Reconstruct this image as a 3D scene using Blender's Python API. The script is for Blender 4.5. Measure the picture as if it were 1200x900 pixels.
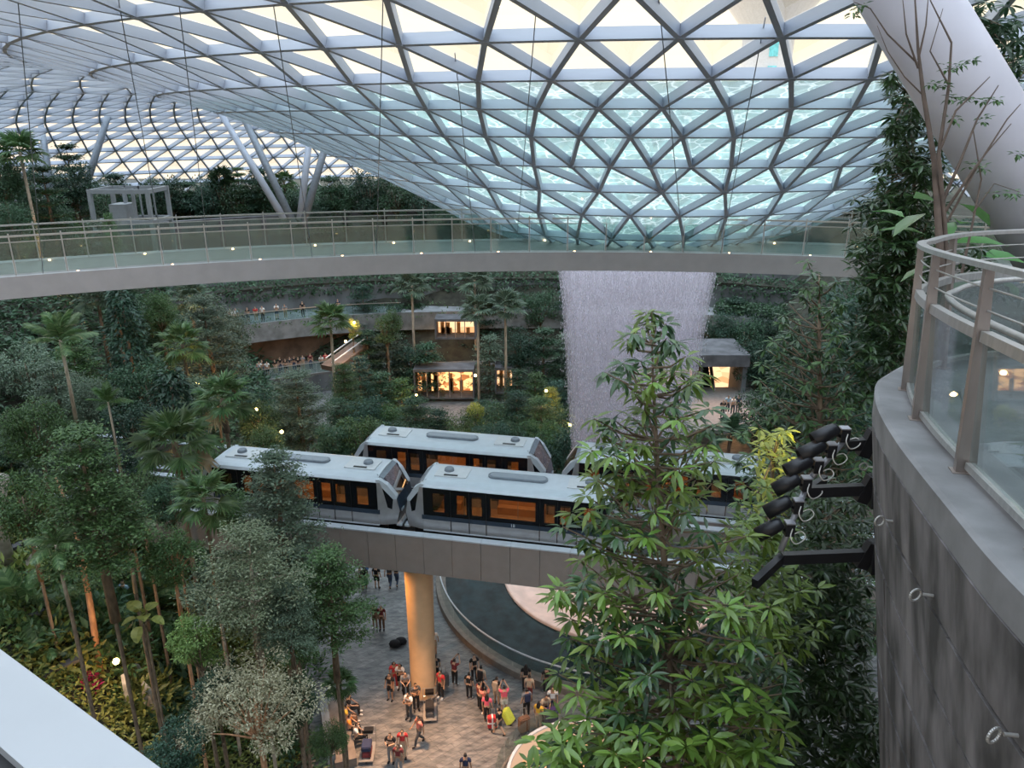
import bpy, math, random
import numpy as np
from mathutils import Vector, Matrix, Euler
for o in list(bpy.data.objects): bpy.data.objects.remove(o)
SC = bpy.context.scene; COL = SC.collection
PI = math.pi; rad = math.radians
# ---------------------------------------------------------------- camera
F = 900.0; PITCH = rad(19); EYE = Vector((0, 0, 26))
cam = bpy.data.cameras.new('camera'); co = bpy.data.objects.new('camera', cam); COL.objects.link(co)
co.location = EYE; co.rotation_euler = (PI/2 - PITCH, 0, 0)
cam.sensor_fit = 'HORIZONTAL'; cam.sensor_width = 36; cam.lens = 36*F/1200; cam.clip_start = .05; cam.clip_end = 900
SC.camera = co
# ---------------------------------------------------------------- sky
W = bpy.data.worlds.new('dusk_sky'); SC.world = W; W.use_nodes = True
nt = W.node_tree; nt.nodes.clear()
tc = nt.nodes.new('ShaderNodeTexCoord'); sp = nt.nodes.new('ShaderNodeSeparateXYZ')
rp = nt.nodes.new('ShaderNodeValToRGB'); bg = nt.nodes.new('ShaderNodeBackground'); wo = nt.nodes.new('ShaderNodeOutputWorld')
nz = nt.nodes.new('ShaderNodeTexNoise'); nz.inputs['Scale'].default_value = 2.2; nz.inputs['Detail'].default_value = 4
mp = nt.nodes.new('ShaderNodeMapping'); mp.inputs['Scale'].default_value = (1, 1, 4)
nt.links.new(tc.outputs['Generated'], sp.inputs[0]); nt.links.new(sp.outputs['Z'], rp.inputs[0])
e = rp.color_ramp.elements
e[0].position = 0; e[0].color = (1.0, .84, .66, 1)
e[1].position = 1; e[1].color = (2.1, 2.5, 3.0, 1)
for p, c in ((.08, (1.0, .87, .66, 1)), (.22, (1.0, .90, .70, 1)), (.5, (1.45, 1.55, 1.6, 1))):
    q = e.new(p); q.color = c
nt.links.new(tc.outputs['Generated'], mp.inputs[0]); nt.links.new(mp.outputs[0], nz.inputs[0])
mx = nt.nodes.new('ShaderNodeMix'); mx.data_type = 'RGBA'; mx.blend_type = 'MULTIPLY'; mx.inputs[0].default_value = .25
nt.links.new(rp.outputs[0], mx.inputs[6]); nt.links.new(nz.outputs[0], mx.inputs[7])
nt.links.new(mx.outputs[2], bg.inputs[0]); bg.inputs[1].default_value = 1.25
nt.links.new(bg.outputs[0], wo.inputs[0])
# ---------------------------------------------------------------- exposure
vs = SC.view_settings; vs.view_transform = 'Standard'; vs.look = 'None'; vs.exposure = 0.55; vs.gamma = 1.0
vs.use_curve_mapping = False
try:
    SC.cycles.transparent_max_bounces = 24; SC.cycles.max_bounces = 8; SC.cycles.sample_clamp_indirect = 4
except Exception: pass

# ---------------------------------------------------------------- helpers
def ray(px, py):
    u = (px-600)/F; v = (450-py)/F
    return Vector((u, math.cos(PITCH)+math.sin(PITCH)*v, -math.sin(PITCH)+math.cos(PITCH)*v))
def atY(px, py, Y):
    d = ray(px, py); return EYE + d*(Y/d.y)
def atZ(px, py, z):
    d = ray(px, py); return EYE + d*((z-EYE.z)/d.z)
def atT(px, py, t): return EYE + ray(px, py)*t
ORD = ['first','second','third','fourth','fifth','sixth','seventh','eighth','ninth','tenth','eleventh','twelfth','thirteenth','fourteenth','fifteenth','sixteenth','seventeenth','eighteenth','nineteenth','twentieth']
def tag(o, label=None, cat=None, group=None, kind=None):
    if label: o['label'] = label
    if cat: o['category'] = cat
    if group: o['group'] = group
    if kind: o['kind'] = kind
    return o
def empty(name, label=None, cat=None, loc=(0,0,0), rz=0, group=None, kind=None):
    o = bpy.data.objects.new(name, None); COL.objects.link(o); o.location = loc; o.rotation_euler = (0,0,rz)
    o.empty_display_size = .2
    return tag(o, label, cat, group, kind)
def mobj(name, me, mat=None, parent=None, loc=None, rot=None, scale=None):
    o = bpy.data.objects.new(name, me); COL.objects.link(o)
    if mat is not None:
        if len(me.materials) == 0: me.materials.append(mat)
        elif me.materials[0] != mat:
            o.material_slots[0].link = 'OBJECT'; o.material_slots[0].material = mat
    if parent is not None: o.parent = parent
    if loc is not None: o.location = loc
    if rot is not None: o.rotation_euler = rot
    if scale is not None: o.scale = scale
    return o
def copy_tree(o, parent=None):
    c = o.copy(); COL.objects.link(c); c.parent = parent
    for ch in list(KIDS.get(o.name, ())): copy_tree(ch, c)
    return c
KIDS = {}
def mkids():
    KIDS.clear()
    for o in bpy.data.objects:
        if o.parent: KIDS.setdefault(o.parent.name, []).append(o)
class MB:
    def __init__(s): s.v = []; s.f = []
    def add(s, V, Fc):
        n = len(s.v); s.v.extend([tuple(p) for p in V]); s.f.extend([tuple(i+n for i in f) for f in Fc]); return s
    def box(s, lo, hi):
        x0,y0,z0 = lo; x1,y1,z1 = hi
        return s.add([(x0,y0,z0),(x1,y0,z0),(x1,y1,z0),(x0,y1,z0),(x0,y0,z1),(x1,y0,z1),(x1,y1,z1),(x0,y1,z1)],
            [(0,3,2,1),(4,5,6,7),(0,1,5,4),(1,2,6,5),(2,3,7,6),(3,0,4,7)])
    def bar(s, a, b, w, h, up=(0,0,1)):
        a = Vector(a); b = Vector(b); d = (b-a).normalized(); up = Vector(up)
        sd = d.cross(up)
        if sd.length < 1e-4: sd = d.cross(Vector((1,0,0)))
        sd.normalize(); u = sd.cross(d); P = []
        for e_ in (a, b):
            for sx, sy in ((-1,-1),(1,-1),(1,1),(-1,1)): P.append(e_ + sd*(sx*w/2) + u*(sy*h/2))
        return s.add(P, [(0,1,2,3),(7,6,5,4),(0,4,5,1),(1,5,6,2),(2,6,7,3),(3,7,4,0)])
    def tube(s, pts, radii, n=8, caps=True):
        pts = [Vector(p) for p in pts]
        if not hasattr(radii, '__len__'): radii = [radii]*len(pts)
        ref = None; base = len(s.v); L = len(pts)
        for i, p in enumerate(pts):
            d = (pts[min(i+1, L-1)] - pts[max(i-1, 0)]).normalized()
            if ref is None: ref = Vector((0,0,1)) if abs(d.z) < .9 else Vector((1,0,0))
            a = (ref - d*ref.dot(d)).normalized(); b = d.cross(a); ref = a
            for k in range(n):
                t = 2*PI*k/n; s.v.append(tuple(p + (a*math.cos(t)+b*math.sin(t))*radii[i]))
        for i in range(L-1):
            for k in range(n):
                k2 = (k+1) % n
                s.f.append((base+i*n+k, base+i*n+k2, base+(i+1)*n+k2, base+(i+1)*n+k))
        if caps:
            s.f.append(tuple(base+k for k in range(n))[::-1]); s.f.append(tuple(base+(L-1)*n+k for k in range(n)))
        return s
    def lathe(s, prof, n=48, c=(0,0), a0=0, a1=2*PI, smooth=False):
        full = abs(a1-a0-2*PI) < 1e-6; m = n if full else n+1; base = len(s.v)
        for r, z in prof:
            for k in range(m):
                t = a0+(a1-a0)*k/n; s.v.append((c[0]+r*math.cos(t), c[1]+r*math.sin(t), z))
        for i in range(len(prof)-1):
            for k in range(n):
                k2 = (k+1) % m
                s.f.append((base+i*m+k, base+i*m+k2, base+(i+1)*m+k2, base+(i+1)*m+k))
        return s
    def prism(s, poly, z0, z1):
        n = len(poly)
        return s.add([(x,y,z0) for x,y in poly]+[(x,y,z1) for x,y in poly],
            [tuple(range(n))[::-1], tuple(range(n,2*n))]+[(i,(i+1)%n,n+(i+1)%n,n+i) for i in range(n)])
    def mesh(s, name='m', smooth=False):
        me = bpy.data.meshes.new(name); me.from_pydata(s.v, [], s.f)
        if smooth: me.polygons.foreach_set('use_smooth', [True]*len(me.polygons))
        me.update(); return me
    def build(s, name, mat, parent=None, smooth=False, **k): return mobj(name, s.mesh(name, smooth), mat, parent, **k)

# ---------------------------------------------------------------- materials
def mat(name, col, rough=.6, metal=0, var=.15, scale=6, stretch=(1,1,1), bump=0, spec=.5, emit=None, estr=0, coord='Object', alpha=1, trans=0, col2=None, detail=6):
    m = bpy.data.materials.new(name); m.use_nodes = True; n = m.node_tree; b = n.nodes['Principled BSDF']
    b.inputs['Roughness'].default_value = rough; b.inputs['Metallic'].default_value = metal
    b.inputs['Specular IOR Level'].default_value = spec
    b.inputs['Base Color'].default_value = (*col, 1)
    if var > 0 or col2 or bump:
        t = n.nodes.new('ShaderNodeTexCoord'); mpg = n.nodes.new('ShaderNodeMapping'); mpg.inputs['Scale'].default_value = stretch
        z = n.nodes.new('ShaderNodeTexNoise'); z.inputs['Scale'].default_value = scale; z.inputs['Detail'].default_value = detail
        n.links.new(t.outputs[coord], mpg.inputs[0]); n.links.new(mpg.outputs[0], z.inputs[0])
        r = n.nodes.new('ShaderNodeValToRGB'); c2 = col2 or tuple(min(1, c*(1+var)) for c in col); c1 = tuple(c*(1-var) for c in col) if not col2 else col
        r.color_ramp.elements[0].color = (*c1, 1); r.color_ramp.elements[1].color = (*c2, 1)
        r.color_ramp.elements[0].position = .35; r.color_ramp.elements[1].position = .65
        n.links.new(z.outputs['Fac'], r.inputs[0]); n.links.new(r.outputs[0], b.inputs['Base Color'])
        if bump:
            bp = n.nodes.new('ShaderNodeBump'); bp.inputs['Strength'].default_value = bump; bp.inputs['Distance'].default_value = .02
            n.links.new(z.outputs['Fac'], bp.inputs['Height']); n.links.new(bp.outputs[0], b.inputs['Normal'])
    if emit: b.inputs['Emission Color'].default_value = (*emit, 1); b.inputs['Emission Strength'].default_value = estr
    return m
def leafmat(name, c1, c2, c3=None, trans=.3, rough=.45, spec=.4):
    """leaf colour varies per leaf and slightly per plant"""
    m = bpy.data.materials.new(name); m.use_nodes = True; n = m.node_tree; b = n.nodes['Principled BSDF']
    g = n.nodes.new('ShaderNodeNewGeometry'); r = n.nodes.new('ShaderNodeValToRGB')
    r.color_ramp.elements[0].color = (*c1, 1); r.color_ramp.elements[1].color = (*c2, 1)
    if c3: q = r.color_ramp.elements.new(.88); q.color = (*c2, 1); r.color_ramp.elements[-1].color = (*c3, 1)
    n.links.new(g.outputs['Random Per Island'], r.inputs[0])
    oi = n.nodes.new('ShaderNodeObjectInfo'); hs = n.nodes.new('ShaderNodeHueSaturation')
    mr = n.nodes.new('ShaderNodeMapRange'); mr.inputs[3].default_value = .75; mr.inputs[4].default_value = 1.3
    mr2 = n.nodes.new('ShaderNodeMapRange'); mr2.inputs[3].default_value = .485; mr2.inputs[4].default_value = .515
    n.links.new(oi.outputs['Random'], mr.inputs[0]); n.links.new(mr.outputs[0], hs.inputs['Value'])
    n.links.new(oi.outputs['Random'], mr2.inputs[0]); n.links.new(mr2.outputs[0], hs.inputs['Hue'])
    n.links.new(r.outputs[0], hs.inputs['Color'])
    n.links.new(hs.outputs[0], b.inputs['Base Color'])
    b.inputs['Roughness'].default_value = rough; b.inputs['Specular IOR Level'].default_value = spec
    tr = n.nodes.new('ShaderNodeBsdfTranslucent'); ms = n.nodes.new('ShaderNodeMixShader'); ms.inputs[0].default_value = trans
    n.links.new(hs.outputs[0], tr.inputs[0]); n.links.new(b.outputs[0], ms.inputs[1]); n.links.new(tr.outputs[0], ms.inputs[2])
    n.links.new(ms.outputs[0], n.nodes['Material Output'].inputs[0]); return m
def glassmat(name, tint=(.9,.95,.95), refl=.12, rough=.02, haze=0, hcol=(.5,.55,.55)):
    m = bpy.data.materials.new(name); m.use_nodes = True; n = m.node_tree; n.nodes.remove(n.nodes['Principled BSDF'])
    t = n.nodes.new('ShaderNodeBsdfTransparent'); t.inputs[0].default_value = (*tint, 1)
    g = n.nodes.new('ShaderNodeBsdfGlossy'); g.inputs['Roughness'].default_value = rough
    fr = n.nodes.new('ShaderNodeLayerWeight'); fr.inputs[0].default_value = .35
    mm = n.nodes.new('ShaderNodeMath'); mm.operation = 'MULTIPLY_ADD'; mm.inputs[1].default_value = .28; mm.inputs[2].default_value = refl
    mm.use_clamp = True
    n.links.new(fr.outputs['Fresnel'], mm.inputs[0])
    ms = n.nodes.new('ShaderNodeMixShader'); n.links.new(mm.outputs[0], ms.inputs[0]); n.links.new(t.outputs[0], ms.inputs[1]); n.links.new(g.outputs[0], ms.inputs[2])
    out = ms
    if haze:
        d = n.nodes.new('ShaderNodeBsdfDiffuse'); d.inputs[0].default_value = (*hcol, 1)
        m2 = n.nodes.new('ShaderNodeMixShader'); m2.inputs[0].default_value = haze
        n.links.new(ms.outputs[0], m2.inputs[1]); n.links.new(d.outputs[0], m2.inputs[2]); out = m2
    n.links.new(out.outputs[0], n.nodes['Material Output'].inputs[0]); return m
def emat(name, col, s, var=None, scale=3):
    m = bpy.data.materials.new(name); m.use_nodes = True; n = m.node_tree; n.nodes.remove(n.nodes['Principled BSDF'])
    e_ = n.nodes.new('ShaderNodeEmission'); e_.inputs[0].default_value = (*col, 1); e_.inputs[1].default_value = s
    if var:
        t = n.nodes.new('ShaderNodeTexCoord'); z = n.nodes.new('ShaderNodeTexVoronoi'); z.inputs['Scale'].default_value = scale
        mpg = n.nodes.new('ShaderNodeMapping'); mpg.inputs['Scale'].default_value = (1,1,2)
        r = n.nodes.new('ShaderNodeValToRGB'); r.color_ramp.elements[0].color = (*var, 1); r.color_ramp.elements[1].color = (*col, 1)
        r.color_ramp.elements[0].position = .3; r.color_ramp.elements[1].position = .6
        n.links.new(t.outputs['Object'], mpg.inputs[0]); n.links.new(mpg.outputs[0], z.inputs[0]); n.links.new(z.outputs['Color'], r.inputs[0]); n.links.new(r.outputs[0], e_.inputs[0])
    n.links.new(e_.outputs[0], n.nodes['Material Output'].inputs[0]); return m
M = {}
M['steel'] = mat('roof_steel', (.36,.40,.48), .5, .1, .06, 1)
M['cable'] = mat('cable_steel', (.25,.27,.30), .4, .6, 0)
M['roofglass'] = glassmat('roof_glass', (.96,.97,.95), .015, .03)
M['white'] = mat('white_paint', (.56,.58,.62), .4, 0, .05, 3)
M['parapet'] = mat('parapet_paint', (.33,.34,.36), .4, 0, .04, 3)
M['colwhite'] = mat('column_paint', (.52,.50,.56), .45, 0, .06, 1.5)
M['concrete'] = mat('concrete', (.20,.21,.22), .85, 0, .25, 1.2, bump=.3)
M['dconcrete'] = mat('dark_concrete', (.10,.10,.11), .85, 0, .3, 1)
M['fascia'] = mat('bridge_fascia', (.40,.375,.39), .45, .1, .05, 2)
M['deck'] = mat('deck_stone', (.17,.16,.155), .7, 0, .12, 3)
M['bglass'] = glassmat('balustrade_glass', (.76,.85,.83), .015, .04, .05, (.25,.33,.31))
M['rglass'] = glassmat('rail_glass', (.82,.88,.88), .09, .02, .03)
M['rail'] = mat('brushed_steel', (.42,.41,.40), .35, .6, .1, 30, (1,1,.1))
M['post'] = mat('bronze_steel', (.30,.255,.235), .4, .6, .18, 4, (1,1,.3))
M['warm'] = emat('warm_lamp', (1,.58,.25), 14)
M['warmdim'] = emat('warm_lamp_dim', (1,.55,.22), 4)
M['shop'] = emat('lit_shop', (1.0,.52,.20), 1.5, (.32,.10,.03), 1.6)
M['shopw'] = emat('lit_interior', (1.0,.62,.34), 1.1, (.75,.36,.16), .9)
M['bark'] = mat('bark', (.16,.115,.08), .9, 0, .35, 8, (1,1,.3), .5)
M['barko'] = mat('orange_bark', (.42,.22,.12), .85, 0, .25, 8, (1,1,.3), .5)
M['barkp'] = mat('pale_bark', (.34,.28,.22), .85, 0, .25, 8, (1,1,.3), .5)
M['twig'] = mat('twig', (.10,.07,.055), .8, 0, .2, 8)
M['soil'] = mat('soil', (.035,.035,.025), .95, 0, .4, 1.5)
G = {}
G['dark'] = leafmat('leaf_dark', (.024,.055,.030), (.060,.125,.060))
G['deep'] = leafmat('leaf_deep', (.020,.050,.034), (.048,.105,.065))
G['mid'] = leafmat('leaf_mid', (.04,.085,.03), (.10,.18,.06))
G['bright'] = leafmat('leaf_bright', (.09,.15,.04), (.21,.29,.09), trans=.4)
G['pale'] = leafmat('leaf_pale', (.11,.15,.08), (.24,.29,.17), (.36,.40,.27))
G['beige'] = leafmat('leaf_beige', (.20,.19,.11), (.40,.37,.25), (.5,.47,.34))
G['grey'] = leafmat('leaf_greygreen', (.07,.11,.075), (.16,.21,.14))
G['palm'] = leafmat('leaf_palm', (.05,.10,.035), (.13,.20,.08), (.22,.25,.13), rough=.35)
G['olive'] = leafmat('leaf_olive', (.10,.13,.03), (.24,.26,.07))
G['yellow'] = leafmat('leaf_yellowgreen_and_lit', (.22,.28,.05), (.45,.46,.10))  # yellow-green shrubs; also carries lamplight painted on the yellow lit trees
G['red'] = leafmat('leaf_red', (.25,.015,.05), (.55,.04,.13))
G['dry'] = leafmat('leaf_dry', (.35,.27,.14), (.55,.45,.26))
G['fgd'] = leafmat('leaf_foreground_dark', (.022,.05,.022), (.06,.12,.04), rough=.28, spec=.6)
G['fg'] = leafmat('leaf_foreground', (.08,.15,.025), (.19,.31,.055), (.30,.43,.09), trans=.4, rough=.3, spec=.6)
# ================================================================ THE SETTING
CX, CY = 6.2, 39.9           # axis of oculus, waterfall and pool
def terrain(x, y):
    xl = -8.6 - .27*max(y-24, -8); xr = 18.5 + .05*(y-24)
    dx = max(xl-x, 0); dr = max(x-xr, 0); dy = max(15-y, 0)
    s = math.hypot(dx, dy); z = .78*s + 1.1*dr
    if y > 74: z = max(z, (y-74)*1.07 - 1)
    z += .35*math.sin(x*.7+y*.3)*math.sin(y*.55)*min(1, z/2)
    cap = 17.0 if y > 14 else 15.5
    if z > cap-2: z = cap-2 + 2*(1-math.exp(-(z-cap+2)/2))
    return z if z > 0.02 else 0.0
def hit(px, py, t0=6, t1=120):
    d = ray(px, py); t = t0
    while t < t1:
        p = EYE + d*t
        if p.z <= terrain(p.x, p.y): return p
        t += .12
    return EYE + d*t1
def tz(px, Y, py=400):
    p = atY(px, py, Y); return Vector((p.x, p.y, terrain(p.x, p.y)))
# terrain (valley sides) and plaza floor
xs = np.arange(-95, 95.1, 1.25); ys = np.arange(-6, 128.1, 1.25); tb = MB()
for y in ys:
    for x in xs: tb.v.append((float(x), float(y), terrain(float(x), float(y)) - (.12 if terrain(float(x), float(y)) <= 0 else 0)))
nx = len(xs)
for j in range(len(ys)-1):
    for i in range(nx-1): tb.f.append((j*nx+i, j*nx+i+1, (j+1)*nx+i+1, (j+1)*nx+i))
g = tb.build('planted_slope', M['soil'], smooth=True); tag(g, kind='structure')

def floor_mat():
    m = bpy.data.materials.new('plaza_stone'); m.use_nodes = True; n = m.node_tree; b = n.nodes['Principled BSDF']
    t = n.nodes.new('ShaderNodeTexCoord'); mpg = n.nodes.new('ShaderNodeMapping'); mpg.inputs['Rotation'].default_value = (0,0,rad(38)); mpg.inputs['Scale'].default_value = (1.1,3.4,1)
    z = n.nodes.new('ShaderNodeTexNoise'); z.inputs['Scale'].default_value = 1.3; z.inputs['Detail'].default_value = 7; z.inputs['Roughness'].default_value = .65
    n.links.new(t.outputs['Object'], mpg.inputs[0]); n.links.new(mpg.outputs[0], z.inputs[0])
    r = n.nodes.new('ShaderNodeValToRGB'); r.color_ramp.elements[0].position = .36; r.color_ramp.elements[1].position = .66
    r.color_ramp.elements[0].color = (.085,.09,.10,1); r.color_ramp.elements[1].color = (.27,.265,.26,1)
    n.links.new(z.outputs[0], r.inputs[0])
    bk = n.nodes.new('ShaderNodeTexBrick'); bk.inputs['Scale'].default_value = 1; bk.inputs['Brick Width'].default_value = 1.2; bk.inputs['Row Height'].default_value = .3; bk.inputs['Mortar Size'].default_value = .012
    bk.inputs['Color1'].default_value = (1,1,1,1); bk.inputs['Color2'].default_value = (.68,.7,.72,1); bk.inputs['Mortar'].default_value = (.5,.5,.5,1)
    m3 = n.nodes.new('ShaderNodeMapping'); m3.inputs['Rotation'].default_value = (0,0,rad(-38)); n.links.new(t.outputs['Object'], m3.inputs[0]); n.links.new(m3.outputs[0], bk.inputs[0])
    mx_ = n.nodes.new('ShaderNodeMix'); mx_.data_type = 'RGBA'; mx_.blend_type = 'MULTIPLY'; mx_.inputs[0].default_value = 1
    n.links.new(r.outputs[0], mx_.inputs[6]); n.links.new(bk.outputs[0], mx_.inputs[7]); n.links.new(mx_.outputs[2], b.inputs['Base Color'])
    b.inputs['Roughness'].default_value = .42; return m
M['floor'] = floor_mat()
fl = MB().lathe([(10.7,.03),(75,.03)], 96, (CX, CY))
# keep only the paved area: square-ish ring trimmed by the slopes that rise over it
f = fl.build('floor', M['floor']); tag(f, kind='structure')

# ---------------------------------------------------------------- glass roof
PR = [5.0,6.8,8.7,10.8,12.9,15.0,17.3,19.4,21.5,23.6,26.0,28.5,31.2,34,37,40,43,46,49,52,55,58,61,63.5,66,68.5,71,73,75,77,79]
ZK = [(5,20.2),(6.8,20.85),(8.7,21.6),(10.8,22.8),(12.9,23.85),(15,24.8),(17.3,25.75),(19.4,26.49),(21.5,27.08),(23.6,27.73),(26,28.3),(31,28.95),(37,29.3),(43,29.05),(49,28.4),(55,27.4),(61,26.1),(66,24.4),(71,21.8),(75,18.8),(79,14.5)]
def rz(r):
    for (a, za), (b, zb) in zip(ZK, ZK[1:]):
        if r <= b: return za + (zb-za)*(r-a)/(b-a)
    return ZK[-1][1]
def rp_(r, th, dz=0): return Vector((CX+r*math.cos(th), CY+r*math.sin(th), rz(r)+dz))
roof = empty('ceiling', kind='structure')
nodes = {}; edges = []; tris = []
def cnt(i): return 38 if PR[i] < 14 else (76 if PR[i] < 48 else 152)
for i, r in enumerate(PR):
    n = cnt(i); off = .5*(i % 2)
    # phases: same-density rings alternate by half a step; density changes keep the shared phase
    for k in range(n): nodes[(i,k)] = rp_(r, 2*PI*(k+off)/n)
def ang(i, k): return (k + .5*(i % 2))/cnt(i)
for i in range(len(PR)):
    n = cnt(i)
    for k in range(n): edges.append(((i,k),(i,(k+1)%n),'ring'))
    if i+1 < len(PR):
        m = cnt(i+1)
        if m == n:
            s = 1 if i % 2 else 0
            for k in range(n):
                a = (i+1,(k+s-1)%n) if i%2==0 else (i+1,k)
                b = (i+1,k) if i%2==0 else (i+1,(k+1)%n)
                edges.append(((i,k),a,'diag')); edges.append(((i,k),b,'diag'))
                tris.append(((i,k),a,b)); tris.append(((i,k),(i,(k+1)%n),b))
        else:   # outer ring twice as dense
            for k in range(n):
                th = ang(i,k)*m - .5*((i+1)%2); c = [int(math.floor(th)) % m, int(math.ceil(th-1e-9)) % m]
                q = round(th*4) % 4
                ks = [math.floor(th)-0, math.floor(th)+1] if abs(th-round(th)) > .01 else [round(th)-1, round(th), round(th)+1]
                for kk in ks: edges.append(((i,k),(i+1,kk % m),'diag'))
                for u_, w_ in zip(ks, ks[1:]): tris.append(((i,k),(i+1,u_%m),(i+1,w_%m)))
                th2 = ang(i,k+1)*m - .5*((i+1)%2)
                k2 = math.floor(th2) if abs(th2-round(th2)) > .01 else round(th2)-1
                last = ks[-1]
                tris.append(((i,k),(i,(k+1)%n),(i+1,last%m)))
                while last < k2:
                    edges.append(((i,(k+1)%n),(i+1,last%m),'diag'))
                    tris.append(((i,(k+1)%n),(i+1,last%m),(i+1,(last+1)%m))); last += 1
def proj(p):
    d = p-EYE; z = d.y*math.cos(PITCH) - d.z*math.sin(PITCH); y = d.z*math.cos(PITCH)+d.y*math.sin(PITCH)
    return (600+F*d.x/z, 450-F*y/z, z) if z > .5 else (1e6,1e6,-1)
def inview(p):
    x, y, z = proj(p); return z > 0 and -60 < x < 1260 and -60 < y < 300
def area(pts):
    q = [proj(p) for p in pts]
    return abs(sum(q[i][0]*q[(i+1)%len(q)][1]-q[(i+1)%len(q)][0]*q[i][1] for i in range(len(q))))/2
def nrm(p):
    th = math.atan2(p.y-CY, p.x-CX); r = math.hypot(p.x-CX, p.y-CY); e_ = .8
    t = rp_(max(r+e_,5.1), th)-rp_(max(r-e_,5.0), th); return Vector((-t.z*math.cos(th), -t.z*math.sin(th), math.hypot(t.x,t.y))).normalized()
unit = MB().box((-.5,-.5,-.5),(.5,.5,.5)).mesh('roof_beam'); unit.materials.append(M['steel'])
seen = set(); E = []
for a, b, kd in edges:
    key = tuple(sorted((a,b)))
    if key in seen: continue
    seen.add(key); A, B = nodes[a], nodes[b]
    sc = 0
    if inview(A) and inview(B):
        pa, pb = proj(A), proj(B); sc = math.hypot(pa[0]-pb[0], pa[1]-pb[1])/max(5,(pa[2]+pb[2])/2)
    E.append((sc, A, B))
E.sort(key=lambda t: -t[0])
def bw(A, B):
    r = math.hypot((A.x+B.x)/2-CX, (A.y+B.y)/2-CY)
    return (.12, .25) if r < 30 else (.14, .34) if r < 48 else (.16, .42)
bigb = MB()
for i, (sc, A, B) in enumerate(E):
    n_ = nrm((A+B)/2); w, h = bw(A, B); mid = (A+B)/2 - n_*(h/2); L = (B-A).length
    if i < 300:
        x = (B-A).normalized(); y = n_.cross(x).normalized(); z = x.cross(y)
        o = bpy.data.objects.new('roof_beam', unit); COL.objects.link(o)
        o.matrix_world = Matrix.Translation(mid) @ Matrix((x,y,z)).transposed().to_4x4() @ Matrix.Diagonal((L,w,h,1)); o.parent = roof
    else: bigb.bar(A-n_*(h/2), B-n_*(h/2), w, h, n_)
ob = bigb.build('roof_beam', M['steel'], roof); ob['kind'] = 'stuff'
T_ = []
for t in tris:
    P = [nodes[q] for q in t]; a = area(P) if all(inview(p) for p in P) and all((p-EYE).length < 30 for p in P) else 0
    T_.append((a, P))
T_.sort(key=lambda t: -t[0]); gb = MB()
for i, (a, P) in enumerate(T_):
    if i < 300:
        c = (P[0]+P[1]+P[2])/3; mb = MB().add([p-c+Vector((0,0,.01)) for p in P], [(0,1,2)])
        mb.build('glass_pane', M['roofglass'], roof, loc=c)
    else: gb.add([p+Vector((0,0,.01)) for p in P], [(0,1,2)])
ob = gb.build('glass_pane', M['roofglass'], roof); ob['kind'] = 'stuff'
# steel node hubs of the nearest crossings
nb = MB()
for (i,k), p in nodes.items():
    if PR[i] < 32 and inview(p):
        n_ = nrm(p); nb.tube([p, p-n_*.27], [.12,.11], 8)
ob = nb.build('beam_node', M['steel'], roof); ob['kind'] = 'stuff'
# oculus rim
MB().lathe([(4.8,19.95),(5.05,19.95),(5.05,20.2),(4.8,20.2),(4.8,19.95)], 96, (CX,CY)).build('oculus_rim', M['steel'], roof, smooth=False)

# sheet of water running down the outside of the funnel
def water_sheet_mat():
    m = bpy.data.materials.new('running_water'); m.use_nodes = True; n = m.node_tree; n.nodes.remove(n.nodes['Principled BSDF'])
    t = n.nodes.new('ShaderNodeTexCoord'); z = n.nodes.new('ShaderNodeTexNoise'); z.inputs['Scale'].default_value = 1.5
    n.links.new(t.outputs['Object'], z.inputs[0])
    v = n.nodes.new('ShaderNodeTexVoronoi'); v.feature = 'DISTANCE_TO_EDGE'; v.inputs['Scale'].default_value = 2.6
    ad = n.nodes.new('ShaderNodeMix'); ad.data_type = 'RGBA'; ad.inputs[0].default_value = .35; n.links.new(t.outputs['Object'], ad.inputs[6]); n.links.new(z.outputs['Color'], ad.inputs[7]); n.links.new(ad.outputs[2], v.inputs[0])
    r = n.nodes.new('ShaderNodeValToRGB'); r.color_ramp.elements[0].position = .0; r.color_ramp.elements[0].color = (1,1,1,1); r.color_ramp.elements[1].position = .07; r.color_ramp.elements[1].color = (0,0,0,1)
    n.links.new(v.outputs[0], r.inputs[0])
    c = n.nodes.new('ShaderNodeMix'); c.data_type = 'RGBA'; c.inputs[6].default_value = (.56,.72,.68,1); c.inputs[7].default_value = (.92,.96,.95,1); n.links.new(r.outputs[0], c.inputs[0])
    tl = n.nodes.new('ShaderNodeBsdfTranslucent'); df = n.nodes.new('ShaderNodeBsdfDiffuse'); n.links.new(c.outputs[2], tl.inputs[0]); n.links.new(c.outputs[2], df.inputs[0])
    m1 = n.nodes.new('ShaderNodeMixShader'); m1.inputs[0].default_value = .4; n.links.new(tl.outputs[0], m1.inputs[1]); n.links.new(df.outputs[0], m1.inputs[2])
    tp = n.nodes.new('ShaderNodeBsdfTransparent'); tp.inputs[0].default_value = (.82,.95,.92,1)
    mr = n.nodes.new('ShaderNodeMapRange'); mr.inputs[3].default_value = .34; mr.inputs[4].default_value = .75; n.links.new(r.outputs[0], mr.inputs[0])
    m2 = n.nodes.new('ShaderNodeMixShader'); n.links.new(mr.outputs[0], m2.inputs[0]); n.links.new(tp.outputs[0], m2.inputs[1]); n.links.new(m1.outputs[0], m2.inputs[2])
    n.links.new(m2.outputs[0], n.nodes['Material Output'].inputs[0]); return m
prof = [(r, rz(r)+.1) for r in (5.0,6.8,8.7,10.8,12.9,15,17.3,19.4,20.6)]
ws = MB().lathe(prof, 96, (CX,CY)).build('water_film', water_sheet_mat(), smooth=True)
tag(ws, 'thin turquoise film of water running down the outside of the glass funnel', 'water', kind='stuff')

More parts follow.
